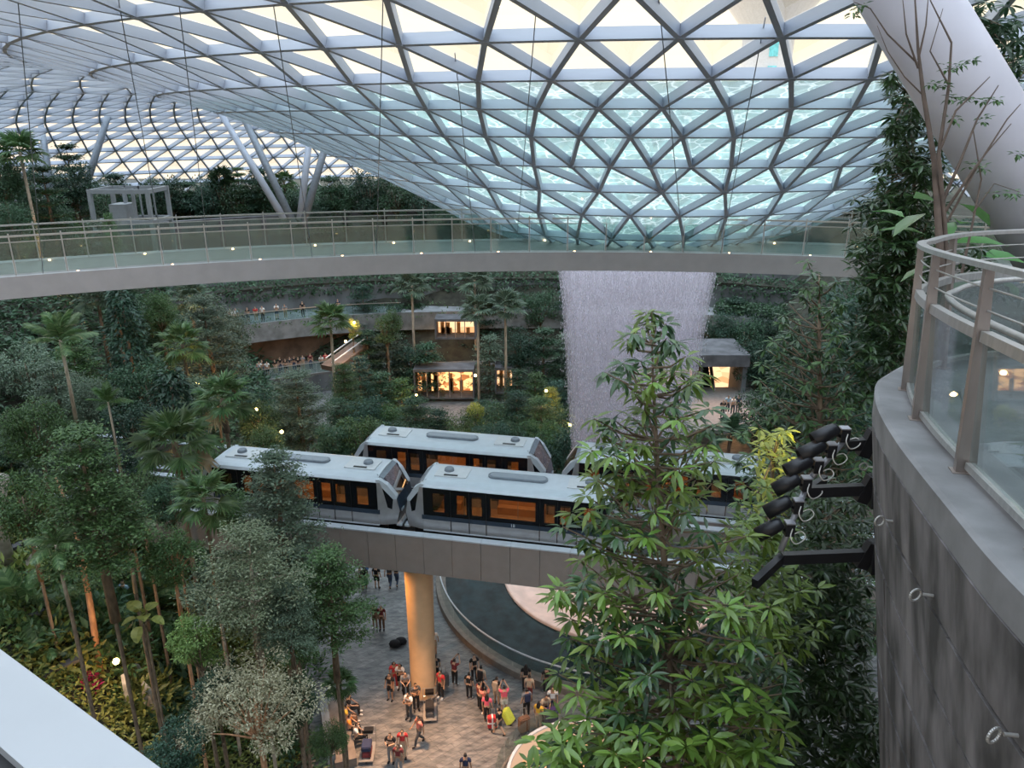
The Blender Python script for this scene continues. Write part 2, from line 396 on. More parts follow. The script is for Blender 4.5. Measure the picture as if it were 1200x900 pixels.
# ---------------------------------------------------------------- waterfall
def fall_mat(seed, dens):
    m = bpy.data.materials.new('falling_water'); m.use_nodes = True; n = m.node_tree; n.nodes.remove(n.nodes['Principled BSDF'])
    t = n.nodes.new('ShaderNodeTexCoord')
    def noise(sc, st, off):
        mpg = n.nodes.new('ShaderNodeMapping'); mpg.inputs['Scale'].default_value = st; mpg.inputs['Location'].default_value = (off,off,off)
        z = n.nodes.new('ShaderNodeTexNoise'); z.inputs['Scale'].default_value = sc; z.inputs['Detail'].default_value = 5; z.inputs['Roughness'].default_value = .7
        n.links.new(t.outputs['Object'], mpg.inputs[0]); n.links.new(mpg.outputs[0], z.inputs[0]); return z
    a = noise(5, (1,1,.12), seed); b = noise(8, (1,1,.5), seed+5)
    mu = n.nodes.new('ShaderNodeMath'); mu.operation = 'MULTIPLY'; n.links.new(a.outputs[0], mu.inputs[0]); n.links.new(b.outputs[0], mu.inputs[1])
    r = n.nodes.new('ShaderNodeMapRange'); r.inputs[1].default_value = .16; r.inputs[2].default_value = .38; r.inputs[3].default_value = .03; r.inputs[4].default_value = dens
    n.links.new(mu.outputs[0], r.inputs[0])
    tl = n.nodes.new('ShaderNodeBsdfTranslucent'); df = n.nodes.new('ShaderNodeBsdfDiffuse'); tl.inputs[0].default_value = (.66,.63,.70,1); df.inputs[0].default_value = (.66,.63,.70,1)
    m1 = n.nodes.new('ShaderNodeMixShader'); m1.inputs[0].default_value = .5; n.links.new(tl.outputs[0], m1.inputs[1]); n.links.new(df.outputs[0], m1.inputs[2])
    tp = n.nodes.new('ShaderNodeBsdfTransparent'); m2 = n.nodes.new('ShaderNodeMixShader')
    n.links.new(r.outputs[0], m2.inputs[0]); n.links.new(tp.outputs[0], m2.inputs[1]); n.links.new(m1.outputs[0], m2.inputs[2])
    n.links.new(m2.outputs[0], n.nodes['Material Output'].inputs[0]); return m
WX, WY = 6.5, 39.9
wf = empty('waterfall', 'tall round waterfall dropping from the glass funnel into the pool', 'waterfall', (WX,WY,-1.2))
for j, dr in enumerate((0, -.16, -.34, -.6)):
    pr = [(0, z+1.2) for z in (20.1,19.0,18.2,17,15,13,11,9,7,5,3,1,1.35)]
    # narrows as it falls
    pr = [((4.3 if z > 20.5 else 4.05 if z > 19.3 else 3.95)+dr - max(0,19.3-z)*.085 , z) for r_, z in pr]
    MB().lathe(pr, 96).build('water_sheet', fall_mat(j*3.1, .62), wf, smooth=True)
db = MB(); rnd = random.Random(4)
for _ in range(7000):
    z = rnd.uniform(1.6, 20.8); th = rnd.uniform(0, 2*PI); r = (3.95 - max(0,19.3-z)*.085) + rnd.gauss(.0,.12); s = rnd.uniform(.012,.03)
    p = Vector((r*math.cos(th), r*math.sin(th), z)); db.add([p+Vector((s,0,0)), p+Vector((-s/2,s,0)), p+Vector((-s/2,-s,0)), p+Vector((0,0,s*5))], [(0,1,3),(1,2,3),(2,0,3)])
M['drop'] = mat('water_drops', (.72,.71,.78), .3, 0, 0)
d_ = db.build('water_drop', M['drop'], wf); d_['kind'] = 'stuff'

# ---------------------------------------------------------------- pool
pool = empty('pool', 'round dark pool with glass rim around the pink lit basin', 'pool', (CX,CY,0))
M['pool'] = mat('pool_water', (.012,.026,.030), .10, 0, .5, 1.6, bump=.12, spec=.12)
M['basin'] = mat('basin_surface', (.80,.62,.55), .22, 0, .12, 1.2)
M['curb'] = mat('curb_stone', (.18,.15,.13), .6, 0, .2, 3)
MB().lathe([(6.7,.32),(8,.32),(10.2,.32)], 96).build('pool_water', M['pool'], pool, smooth=True)
MB().lathe([(6.75,.28),(6.75,.46),(6.6,.48),(6.3,.42),(5.2,.30),(4.2,.22),(2.4,.16),(.01,.14)], 96).build('basin', M['basin'], pool, smooth=True)
MB().lathe([(10.15,-.05),(10.15,.36),(10.72,.36),(10.75,-.05)], 96).build('curb', M['curb'], pool)
for k in range(40):
    a0 = 2*PI*k/40+.004; a1 = 2*PI*(k+1)/40-.004
    MB().lathe([(10.5,.42),(10.5,1.38)], 5, (0,0), a0, a1).build('glass_panel', M['bglass'], pool, smooth=True)
MB().lathe([(10.47,1.36),(10.53,1.36),(10.53,1.42),(10.47,1.42),(10.47,1.36)], 120).build('handrail', M['white'], pool)
# ================================================================ THE BRIDGE
def circ3(a, b, c):
    ax,ay=a; bx,by=b; cx,cy=c; d=2*(ax*(by-cy)+bx*(cy-ay)+cx*(ay-by))
    ux=((ax*ax+ay*ay)*(by-cy)+(bx*bx+by*by)*(cy-ay)+(cx*cx+cy*cy)*(ay-by))/d
    uy=((ax*ax+ay*ay)*(cx-bx)+(bx*bx+by*by)*(ax-cx)+(cx*cx+cy*cy)*(bx-ax))/d
    return ux, uy, math.hypot(ax-ux, ay-uy)
DZ = 21.0; BWID = 3.7
ux, uy, BR = circ3((-17.2,25.4),(-2,30.4),(14.5,28.9))
a_l = math.atan2(22.0-uy, -23.5-ux); a_r = math.atan2(27.4-uy, 18.5-ux)
def bp_(s, off, z):   # s in metres of arc from the left end, off outward (away from camera)
    a = a_l - s/BR; return Vector((ux+(BR+off)*math.cos(a), uy+(BR+off)*math.sin(a), z))
BLEN = (a_l-a_r)*BR
br = empty('footbridge', 'curved pale footbridge with glass sides crossing before the waterfall', 'bridge', (0,0,0))
def sweep(prof, closed, n, f, s0=0, s1=None):
    mb = MB(); s1 = BLEN if s1 is None else s1; m = len(prof)
    for i in range(n+1):
        s = s0+(s1-s0)*i/n
        for off, z in prof: mb.v.append(tuple(f(s, off, z)))
    for i in range(n):
        for k in range(m if closed else m-1):
            k2 = (k+1) % m; mb.f.append((i*m+k, i*m+k2, (i+1)*m+k2, (i+1)*m+k))
    if closed: mb.f.append(tuple(range(m))); mb.f.append(tuple(n*m+k for k in range(m))[::-1])
    return mb
sweep([(0,DZ-.75),(0,DZ),(.06,DZ+.02),(.12,DZ-.05),(.12,DZ-.65)], True, 60, bp_).build('fascia', M['fascia'], br)
sweep([(BWID,DZ-.6),(BWID,DZ),(BWID-.06,DZ+.02),(BWID-.12,DZ-.05),(BWID-.12,DZ-.55)], True, 60, bp_).build('fascia', M['fascia'], br)
sweep([(.12,DZ-.65),(.12,DZ-.06),(BWID-.12,DZ-.06),(BWID-.12,DZ-.55),(BWID/2,DZ-.95)], True, 60, bp_).build('deck', M['deck'], br)
NP = int(BLEN/1.5); st = BLEN/NP
postm = MB().box((-.02,-.045,0),(.02,.045,1.42)).mesh('post'); postm.materials.append(M['rail'])
panm = MB().box((-.72,-.008,.08),(.72,.008,1.12)).mesh('glass_panel'); panm.materials.append(M['bglass'])
lm = MB().lathe([(.0,.05),(.035,.045),(.045,.0)], 8).mesh('path_light'); lm.materials.append(M['warm'])
for side, off in ((0,.16),(1,BWID-.16)):
    for k in range(NP+1):
        s = k*st + (.55 if side else 0); p = bp_(s, off, DZ-.02); a = a_l - s/BR
        mobj('post', postm, None, br, loc=p, rot=(0,0,a+PI/2))
        p2 = bp_(s+st/2, off, DZ-.02); a2 = a_l-(s+st/2)/BR
        mobj('glass_panel', panm, None, br, loc=p2, rot=(0,0,a2+PI/2))
        if k % 2 == side: mobj('path_light', lm, None, br, loc=bp_(s+.3, off+(.14 if not side else -.14), DZ-.05))
    sweep([(off-.03,DZ+1.28),(off-.03,DZ+1.34),(off+.03,DZ+1.34),(off+.03,DZ+1.28)], True, 60, bp_).build('handrail', M['rail'], br)
    sweep([(off-.015,DZ+1.10),(off-.015,DZ+1.13),(off+.015,DZ+1.13),(off+.015,DZ+1.10)], True, 60, bp_).build('glass_rail', M['rail'], br)
# hangers from the roof
def roof_t(px, py):
    d = ray(px, py); t = 5
    while t < 90:
        p = EYE+d*t; r = math.hypot(p.x-CX, p.y-CY)
        if p.z > (rz(r) if r > 5 else 99): return p
        t += .1
    return EYE+d*40
HP = [(20,-10,52,300,'leftmost'),(137,-10,190,285,'second from the left'),(208,-10,245,280,'third from the left'),(318,-10,366,292,'fourth from the left'),(449,-10,441,290,'just left of the middle'),(533,62,556,290,'second right of the middle'),(630,-10,606,288,'nearest the frame centre'),(771,-10,800,292,'over the waterfall'),(897,20,845,290,'right of the waterfall')]
for x0,y0,x1,y1,w in HP:
    a = roof_t(x0, y0)
    off = 0.14 if y1 > 288 else BWID-.14
    b = None; best = 1e9
    for i in range(400):
        q = bp_(BLEN*i/400, off, DZ); X = proj(q)[0]
        if abs(X-x1) < best: best = abs(X-x1); b = q
    a = Vector((a.x, a.y, a.z))
    if (a-b).length > 25: a = b + (a-b)*(25/(a-b).length)
    zz = rz(math.hypot(a.x-CX, a.y-CY))
    o = MB().tube([b, a + Vector((0,0,0))], .012, 6).build('hanger_cable', M['cable'])
    tag(o, 'thin dark steel cable hanging from roof to footbridge, ' + w, 'cable', 'cables holding the footbridge')

# ================================================================ GUIDEWAYS AND TRAIN
TD = Vector((10.7,-2.2,0)).normalized(); TN = Vector((-TD.y, TD.x, 0)); TA = math.atan2(TD.y, TD.x)
M['gpanel'] = mat('guideway_panel', (.25,.215,.20), .5, .1, .05, 2)
M['gcap'] = mat('guideway_cap', (.50,.54,.60), .4, .2, .05, 2)
M['blackm'] = mat('black_metal', (.012,.012,.014), .5, .3, 0)
def guideway(name, label, o0, zt, s0, s1, fasc):
    """o0: point on the near top edge line; local x along the track, y away from camera"""
    e_ = empty(name, label, 'guideway', o0, TA)
    zb = zt-1.85 if fasc else zt-1.85
    w = 3.3
    MB().prism([(s0,.12),(s1,.12),(s1,w-.12),(s0,w-.12)], zb+.06, zt-1.0).build('girder', M['dconcrete'], e_)
    for yy in (1.0, 2.3): MB().box((s0,yy-.17,zt-1.0),(s1,yy+.17,zt-.72)).build('running_rail', M['concrete'], e_)
    for (ya, yb, nm) in ((0,.12,0),(w-.12,w,1)):
        k = s0
        P = 1.25 if not nm else 5.0
        while k < s1-.1:
            MB().box((k+.008,ya,zb),(min(k+P,s1)-.008,yb,zt-.06)).build('fascia_panel', M['gpanel'], e_)
            MB().box((k+.006,ya-.03 if not nm else ya-.2,zt-.06),(min(k+P,s1)-.006,yb+.2 if not nm else yb+.03,zt)).build('parapet_cap', M['gcap'], e_)
            k += P
    return e_
O1 = Vector((-4.0, 28.55, 0)); ZT = 9.4
guideway('train_guideway', 'near taupe panelled train guideway on the round orange lit column', O1, ZT, -26, 30, True)
O2 = O1 + TN*3.75
guideway('train_guideway', 'far train guideway hidden under the rear train behind the near one', O2, ZT, -26, 30, True)
# column
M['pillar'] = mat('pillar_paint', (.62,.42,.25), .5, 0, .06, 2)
cb = atZ(497, 812, 0)
cpos = Vector((cb.x, cb.y, 0))
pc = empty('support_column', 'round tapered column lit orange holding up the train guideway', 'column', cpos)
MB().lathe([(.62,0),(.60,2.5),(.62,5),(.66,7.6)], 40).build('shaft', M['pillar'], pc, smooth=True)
MB().lathe([(.70,0),(.70,.12),(.62,.14)], 40).build('base_ring', M['curb'], pc)

M['tw'] = mat('train_roof', (.46,.51,.57), .35, .1, .03, 3)
M['ts'] = mat('train_silver', (.36,.36,.38), .35, .45, .06, 3)
M['tb'] = mat('train_band', (.035,.05,.075), .25, .1, 0)
M['tblack'] = mat('train_black', (.006,.007,.010), .15, 0, 0, spec=.6)
M['tglass'] = glassmat('train_window', (.62,.60,.58), .06, .02)
M['tdark'] = glassmat('train_windscreen', (.35,.35,.36), .16, .02)
M['tin'] = mat('train_interior', (.75,.50,.28), .6, 0, .1, 3)
M['tfloor'] = mat('train_floor', (.38,.25,.15), .6, 0, .1, 3)
M['seat'] = mat('train_seat', (.50,.27,.12), .6, 0, .1, 3)
M['glowstrip'] = emat('train_lights', (1,.60,.28), 6)
M['lozenge'] = mat('roof_unit', (.17,.20,.24), .5, .2, .1, 4)
HL, HWd = 4.75, 1.12
def text_mesh(body, size, depth=.004):
    c = bpy.data.curves.new('txt', 'FONT'); c.body = body; c.size = size; c.extrude = depth; c.align_x = 'CENTER'; c.align_y = 'CENTER'
    o = bpy.data.objects.new('txt', c); COL.objects.link(o); bpy.context.view_layer.update()
    me = bpy.data.meshes.new_from_object(o.evaluated_get(bpy.context.evaluated_depsgraph_get())); bpy.data.objects.remove(o); return me
num = text_mesh('18', .20); num.name = 'number_text'
def make_car():
    c = empty('train_car')
    ZS, ZW0, ZW1, ZR = .10, .80, 2.05, 2.36     # skirt bottom, window sill, window head, roof crown
    xe = 3.75                                    # cab begins
    # roof shell with rounded shoulders, its ends stepping down toward the cab
    sec = [(-HWd,ZW1),(-HWd-.02,ZW1+.06),(-HWd+.07,ZW1+.16),(-HWd+.26,ZR-.07),(-.7,ZR-.03),(0,ZR),(.7,ZR-.03),(HWd-.26,ZR-.07),(HWd-.07,ZW1+.16),(HWd+.02,ZW1+.06),(HWd,ZW1)]
    mb = MB(); n = len(sec)
    for x, k in ((-xe-.15,.985),(-xe+.3,1),(xe-.3,1),(xe+.15,.985)):
        for y, z in sec: mb.v.append((x, y*k, ZW1+(z-ZW1)*(k if k < 1 else 1)))
    for i in range(3):
        for k in range(n-1): mb.f.append((i*n+k, (i+1)*n+k, (i+1)*n+k+1, i*n+k+1))
    mb.f.append(tuple(range(n))); mb.f.append(tuple(3*n+k for k in range(n))[::-1])
    mb.build('roof', M['tw'], c, smooth=False)
    MB().box((-xe,-HWd+.06,.02),(xe,HWd-.06,.2)).build('floor', M['tfloor'], c)
    MB().box((-4.4,-.8,-.55),(4.4,.8,.05)).box((-4.2,-.95,-.22),(4.2,.95,.0)).build('underframe', M['blackm'], c)
    wl = MB()
    for sx in (-3.1,-2.2,2.2,3.1):
        for sy in (-.65,.65): wl.tube([(sx,sy-.12,-.38),(sx,sy+.12,-.38)], .28, 14)
    wl.build('wheels', M['blackm'], c)
    # openings: (x0, x1) of panes, mirrored about the middle
    wins = [(-.95,.95)] + [(a, b) for s in (1,-1) for a, b in ([(1.32,1.75),(1.98,2.4),(2.95,3.45)] if s > 0 else [(-1.75,-1.32),(-2.4,-1.98),(-3.45,-2.95)])]
    wins.sort()
    z0, z1 = .98, 1.86
    for sy in (-1, 1):
        y0, y1 = (-HWd, -HWd+.05) if sy < 0 else (HWd-.05, HWd)
        fr = MB(); xs_ = [-xe-.12]
        for a, b in wins: xs_ += [a, b]
        xs_.append(xe+.12)
        for i in range(0, len(xs_), 2): fr.box((xs_[i],y0,ZW0),(xs_[i+1],y1,ZW1+.02))
        for a, b in wins: fr.box((a,y0,ZW0),(b,y1,z0)); fr.box((a,y0,z1),(b,y1,ZW1+.02))
        fr.build('window_band', M['tblack'], c)
        for a, b in wins:
            w = MB().box((a-.01,y0+.015,z0-.01),(b+.01,y0+.03,z1+.01)).build('window_pane', M['tglass'], c)
        MB().box((-xe-.2,y0-.005*(1 if sy<0 else 0),.60),(xe+.2,y1+.005*(1 if sy>0 else 0),ZW0)).build('colour_band', M['tb'], c)
        for a, b in ((-3.9,-2.68),(-2.66,-1.88),(-1.86,-1.14),(-1.12,1.12),(1.14,1.86),(1.88,2.66),(2.68,3.9)):
            MB().box((a+.012,y0-.01,ZS),(b-.012,y1+.01,.595)).build('side_panel', M['ts'], c)
        for x in (-2.67,-1.87,-1.13,1.13,1.87,2.67):
            MB().box((x-.012,y0-.012,ZS),(x+.012,y1+.012,ZW1)).build('door_seam', M['blackm'], c)
        MB().box((-3.9,y0-.03,ZS-.05),(3.9,y1+.03,ZS)).build('sill_trim', M['tw'], c)
        MB().box((-xe-.1,y0-.02,ZW1-.02),(xe+.1,y1+.02,ZW1+.04)).build('gutter', M['tblack'], c)
        mobj('number_text', num, M['tw'], c, loc=(0,(-HWd-.012) if sy<0 else (HWd+.012),.70), rot=(PI/2,0,0 if sy<0 else PI))
        for x0_, x1_ in ((-3.6,-2.7),(-1.05,1.05),(2.7,3.6)):
            yy = (-HWd+.1,-HWd+.5) if sy<0 else (HWd-.5,HWd-.1)
            MB().box((x0_,yy[0],.2),(x1_,yy[1],.55)).box((x0_,yy[0] if sy<0 else yy[1]-.08,.55),(x1_,yy[0]+.08 if sy<0 else yy[1],.95)).build('bench_seat', M['seat'], c)
    MB().box((-xe+.2,-.55,ZW1),(xe-.2,-.35,ZW1+.05)).box((-xe+.2,.35,ZW1),(xe-.2,.55,ZW1+.05)).build('ceiling_light', M['glowstrip'], c)
    MB().box((-xe,-HWd+.08,ZW1+.05),(xe,HWd-.08,ZW1+.09)).build('inner_ceiling', M['tin'], c)
    for x in (-2.4,-1.2,0,1.2,2.4): MB().tube([(x,0,.2),(x,0,ZW1+.08)], .02, 6).build('grab_pole', M['rail'], c)
    # roof equipment
    lz = [(-1.35+.0,0)]
    poly = [( .95*math.cos(t)*0+ (1.0 if math.cos(t)>0 else -1.0) + .28*math.cos(t), .28*math.sin(t)) for t in [2*PI*k/28+.01 for k in range(28)]]
    MB().prism(poly, ZR-.04, ZR+.07).build('roof_unit', M['lozenge'], c)
    MB().prism([(x*.93,y*.8) for x,y in poly], ZR+.07, ZR+.085).build('roof_unit_lid', mat('roof_unit_lid', (.24,.28,.33), .4, .3, .05), c)
    M['plate'] = M.get('plate') or mat('roof_plate', (.52,.54,.57), .5, .1, .04)
    for s in (1,-1):
        MB().box((min(s*2.15,s*3.55),-.48,ZR-.05),(max(s*2.15,s*3.55),.48,ZR+.025)).build('roof_plate', M['plate'], c)
        MB().lathe([(.0,.13),(.17,.13),(.2,.1),(.22,.0)], 20).build('roof_vent', M['lozenge'], c, loc=(s*3.05,.12,ZR+.02))
        MB().box((s*2.85-.3,-.40,ZR+.02),(s*2.85+.3,-.30,ZR+.05)).build('roof_grille', M['blackm'], c)
    # cabs
    for s in (1,-1):
        cab = empty('cab', loc=(0,0,0)); cab.parent = c
        def X(x): return s*x
        def Zm(z): return z*2.09/1.84 if z <= 1.84 else 2.09+(z-1.84)*.5
        def quad(b, pts): b.add([(X(x),y,Zm(z)) for x,y,z in pts], [tuple(range(len(pts)))])
        A = (3.85, 2.30); B = (4.62, 1.22); Cn = (4.78, .62); D = (4.62,.08)
        wn = .86   # half width at the nose
        def wid(x): return HWd - (HWd-wn)*max(0,(x-3.8)/.98)**1.3
        for sy in (1,-1):
            b = MB()
            # silver pillar and lower cheek, as a prism with thickness, triangle window left open
            def sp(b, P, th=.06):
                out = [(X(x), sy*wid(x), Zm(z)) for x, z in P]; inn = [(X(x), sy*(wid(x)-th), Zm(z)) for x, z in P]; n_ = len(P)
                b.add(out+inn, [tuple(range(n_)), tuple(range(n_,2*n_))[::-1]]+[(i,(i+1)%n_,n_+(i+1)%n_,n_+i) for i in range(n_)])
            T0, T1, T2, T3 = (4.10,1.62),(4.52,1.13),(4.46,.72),(4.28,.80)
            sp(b, [(3.86,1.84),(4.02,1.84),T0,T3,(4.15,.08),(3.84,.08),(3.84,.6)]); 
            sp(b, [T3,T2,T1,(4.64,1.14),(4.76,.62),(4.62,.08),(4.15,.08)])
            b.build('cheek_panel', M['ts'], cab)
            b = MB(); sp(b, [T0,T1,T2,T3], .03); b.build('corner_window', M['tblack'], cab)
            b = MB(); sp(b, [(3.84,1.80),(3.84,2.12),(3.98,2.12),(4.30,1.74),(4.66,1.24),(4.66,1.12),(4.52,1.12),T0,(4.02,1.84)], .26); b.build('arch_frame', M['tw'], cab)
        # windscreen, upper dark hood, nose
        b = MB(); quad(b, [(3.86,-.84,2.26),(3.86,.84,2.26),(4.10,.84,2.03),(4.10,-.84,2.03)]); quad(b, [(3.8,-.84,2.30),(3.8,.84,2.30),(3.86,.84,2.26),(3.86,-.84,2.26)]); b.build('hood', M['lozenge'], cab)
        b = MB(); quad(b, [(4.10,-.84,2.03),(4.10,.84,2.03),(4.66,.66,1.20),(4.66,-.66,1.20)]); b.build('windscreen', M['tdark'], cab)
        b = MB()
        for y0, y1 in ((-.84,-.74),(.74,.84)): quad(b, [(4.11,y0,2.035),(4.11,y1,2.035),(4.67,y1*.8,1.205),(4.67,y0*.8,1.205)])
        b.build('windscreen_frame', M['tblack'], cab)
        b = MB(); quad(b, [(4.67,-wn+.16,1.20),(4.67,wn-.16,1.20),(4.79,wn-.16,.62),(4.79,-wn+.16,.62)]); quad(b, [(4.79,-wn,.62),(4.79,wn,.62),(4.66,wn,.10),(4.66,-wn,.10)])
        for q in (-1,1): quad(b, [(4.67,q*(wn-.17),1.2),(4.66,q*wn,1.14),(4.78,q*wn,.62),(4.79,q*(wn-.17),.62)])
        b.build('nose_panel', M['tb'], cab)
        MB().box((min(X(4.60),X(4.84)),-wn-.03,.0),(max(X(4.60),X(4.84)),wn+.03,.09)).build('bumper', M['tw'], cab)
        for y in (-.55,.55): MB().box((min(X(4.76),X(4.82)),y-.14,.64),(max(X(4.76),X(4.82)),y+.14,.74)).build('headlamp', M['tw'], cab)
        MB().box((min(X(4.7),X(5.0)),-.12,-.15),(max(X(4.7),X(5.0)),.12,.0)).build('coupler', M['blackm'], cab)
    return c
car0 = make_car(); mkids()
def place_car(o, px, Ynear_line, label, s):
    """s = metres along the track from O1"""
    q = Ynear_line + TD*s + TN*1.72; o.location = (q.x, q.y, 9.29); o.rotation_euler = (0,0,TA)
    tag(o, label, 'train car', 'people mover cars on the guideways'); return o
# metres along: solve from the pixel where the car's end shows
def s_of(px, O):
    best = (1e9, 0)
    for i in range(-3000, 3000):
        q = O + TD*(i*.01) + TN*.6; q = Vector((q.x,q.y,10)); X = proj(q)[0]
        if abs(X-px) < best[0]: best = (abs(X-px), i*.01)
    return best[1]
sA = s_of(471, O1)
place_car(car0, 0, O1, 'front train car nearest the camera with number and lozenge roof unit, above the column', sA+4.85)
place_car(copy_tree(car0), 0, O1, 'front train car at left, half hidden by layered tree, nose facing right', sA-4.95)
sB = s_of(640, O2)
place_car(copy_tree(car0), 0, O2, 'rear track train car behind the front two, nose pointing at the waterfall', sB-4.75)
place_car(copy_tree(car0), 0, O2, 'rear track train car at right below the waterfall, behind the bright green tree', sB+5.35)

# ================================================================ RIGHT TERRACE: STONE WALL, COPING, RAIL
WP = [(2.0,-.6),(1.95,.6),(1.98,1.7),(2.09,2.69),(2.26,3.48),(2.57,4.72),(2.92,5.74),(3.35,6.5),(4.1,7.1),(5.4,7.4),(7.4,7.5)]
def catm(P, n=14):
    P = [Vector((p[0],p[1],0)) for p in P]; P = [P[0]*2-P[1]]+P+[P[-1]*2-P[-2]]; out = []
    for i in range(1, len(P)-2):
        for k in range(n):
            t = k/n; a,b,c,d = P[i-1],P[i],P[i+1],P[i+2]
            out.append(.5*((2*b)+(c-a)*t+(2*a-5*b+4*c-d)*t*t+(3*b-a-3*c+d)*t**3))
    out.append(P[-2]); return out
WC = catm(WP); WLn = [0]
for a, b in zip(WC, WC[1:]): WLn.append(WLn[-1]+(b-a).length)
WT = WLn[-1]
def wp(s, off, z):    # off > 0: inward (away from valley)
    s = max(0, min(WT-1e-4, s)); i = 0
    while WLn[i+1] < s: i += 1
    t = (s-WLn[i])/(WLn[i+1]-WLn[i]); p = WC[i].lerp(WC[i+1], t); j0 = max(0,i-3); j1 = min(len(WC)-1,i+4)
    d = (WC[j1]-WC[j0]).normalized(); n_ = Vector((d.y,-d.x,0)); q = p + n_*off; return Vector((q.x,q.y,z+.06-.095*(max(1.5,min(6.6,p.y))-4.05)))
CZ = 24.0
M['coping'] = mat('coping_stone', (.17,.165,.17), .75, 0, .2, 3, bump=.2)
M['block'] = mat('wall_stone', (.115,.105,.108), .8, 0, .6, 4.5, (1,1,.3), .5, detail=10)
M['mortar'] = mat('mortar', (.75,.72,.70), .9, 0, .1)
wall = empty('wall_right', kind='structure')
lean = lambda z: .16*(CZ-.3-z)
sweep([(.002,CZ-.2),(.002+lean(15),15.0),(.5+lean(15),15.0),(.5,CZ-.2)], True, 80, wp, 0, WT).build('backing', M['mortar'], wall)
cop = sweep([(-.02,CZ-.19),(-.03,CZ),(.0,CZ+.015),(.62,CZ+.015),(.62,CZ-.19)], True, 90, wp, 0, WT); cop.build('coping', M['coping'], wall)
z = CZ-.195; row = 0; rb = random.Random(7)
while z > 16.2:
    h = .52; s = -(row % 3)*.75
    while s < WT:
        L = 2.4; a = max(0, s+.004); b = min(WT, s+L-.004)
        if b-a > .1:
            pr = rb.uniform(-.012,-.004); zb, zt_ = z-h+.036, z
            sweep([(pr+lean(zt_),zt_),(pr+lean(zb),zb),(.09+lean(zb),zb),(.09+lean(zt_),zt_)], True, max(2,int((b-a)/.25)), wp, a, b).build('stone_block', M['block'], wall)
        s += L
    z -= h; row += 1
# terrace floor behind the coping
poly = [wp(WT*i/50, .6, 0) for i in range(51)]
tf = MB(); tp = [(p.x,p.y) for p in poly]+[(14,7.6),(14,-1),(3.2,-1)]
tf.prism(tp, CZ-.5, CZ-.1); o = tf.build('floor', M['coping']); tag(o, kind='structure')
# ring bolts along one joint
ringm = MB()
for i in range(20):
    t0 = 2*PI*i/20; t1 = 2*PI*(i+1.15)/20
    ringm.tube([(.036*math.cos(t0),0,.036*math.sin(t0)),(.036*math.cos(t1),0,.036*math.sin(t1))], .007, 8)
ringm = ringm.mesh('ring', True); ringm.materials.append(M['rail'])
def wall_hit(px, py):
    d = ray(px, py); best = None
    for i in range(0, 700):
        s = WT*i/700
        for zz in (0,):
            # intersect with vertical strip: find t where horizontal position crosses the wall curve
            pass
    t = 1.5
    prev = None
    while t < 14:
        p = EYE+d*t
        ds = [( (WC[k]-Vector((p.x,p.y,0))).length, k) for k in range(len(WC))]; dd, k = min(ds)
        q = wp(WLn[k], lean(min(p.z,CZ-.3)), p.z); n_ = (wp(WLn[k],1,0)-wp(WLn[k],0,0))
        if (Vector((p.x,p.y,0))-Vector((q.x,q.y,0))).dot(n_) > 0: return p, WLn[k]
        t += .02
    return EYE+d*7, WT*.6
for i, (px, py, w) in enumerate([(1025,548,'beside the upper lamp brackets'),(1048,611,'second from the top'),(1094,698,'in the middle of the row'),(1193,862,'nearest the bottom corner')]):
    p, s = wall_hit(px, py); n_ = (wp(s,1,0)-wp(s,0,0)); e_ = empty('ring_bolt', 'small steel ring bolt in the grey stone wall, '+w, 'ring bolt', p - n_*.02, math.atan2(n_.y,n_.x), 'ring bolts along the stone wall')
    mobj('ring', ringm, None, e_, loc=(-.07,0,-.01), rot=(0,0,.5))
    MB().tube([(.02,0,0),(-.035,0,0)], .009, 8).build('shank', M['rail'], e_)
# railing
rl = empty('terrace_railing', 'steel and glass railing with round cables curving along the stone wall top', 'railing', (0,0,0))
ps = []
for (x, y) in [(2.2,.9),(2.2,1.95),(2.3,3.0),(2.59,4.05),(2.86,5.11),(3.19,6.02)]:
    k = min(range(len(WC)), key=lambda k: (WC[k]-Vector((x,y,0))).length); ps.append(WLn[k])
ps += [ps[-1]+1.15, ps[-1]+2.3, ps[-1]+3.4]
OFF = .22
for s in ps:
    q = wp(s, OFF, CZ); zq = q.z; n_ = (wp(s,1,0)-wp(s,0,0)); a = math.atan2(n_.y, n_.x)
    mb = MB(); w0, w1, th = .055, .022, .024
    mb.add([(-w0,-th,0),(w0,-th,0),(w0,th,0),(-w0,th,0),(-.11,-th,1.2),(w1*2-.11,-th,1.2),(w1*2-.11,th,1.2),(-.11,th,1.2)], [(0,3,2,1),(4,5,6,7),(0,1,5,4),(1,2,6,5),(2,3,7,6),(3,0,4,7)])
    mb.build('post', M['post'], rl, loc=q, rot=(0,0,a))
    MB().box((-.075,-.045,0),(.075,.045,.008)).build('base_plate', M['post'], rl, loc=(q.x,q.y,zq+.015), rot=(0,0,a))
for a, b in zip(ps, ps[1:]):
    sweep([(OFF-.005,CZ+.10),(OFF-.06,CZ+.80),(OFF-.048,CZ+.80),(OFF+.007,CZ+.10)], True, 8, wp, a+.05, b-.05).build('glass_panel', M['rglass'], rl)
    sweep([(OFF-.02,CZ+.05),(OFF-.02,CZ+.09),(OFF+.03,CZ+.09),(OFF+.03,CZ+.05)], True, 8, wp, a+.04, b-.04).build('bottom_rail', M['rail'], rl)
    sweep([(OFF-.075,CZ+.80),(OFF-.075,CZ+.86),(OFF-.02,CZ+.86),(OFF-.02,CZ+.80)], True, 8, wp, a+.03, b-.03).build('middle_rail', M['rail'], rl)
def rail(off, z, r, nm, s0=None):
    pts = [wp(ps[0]-1+(WT-ps[0]+1)*i/90, off, z) for i in range(91)]
    MB().tube(pts, r, 8).build(nm, M['rail'], rl, smooth=True)
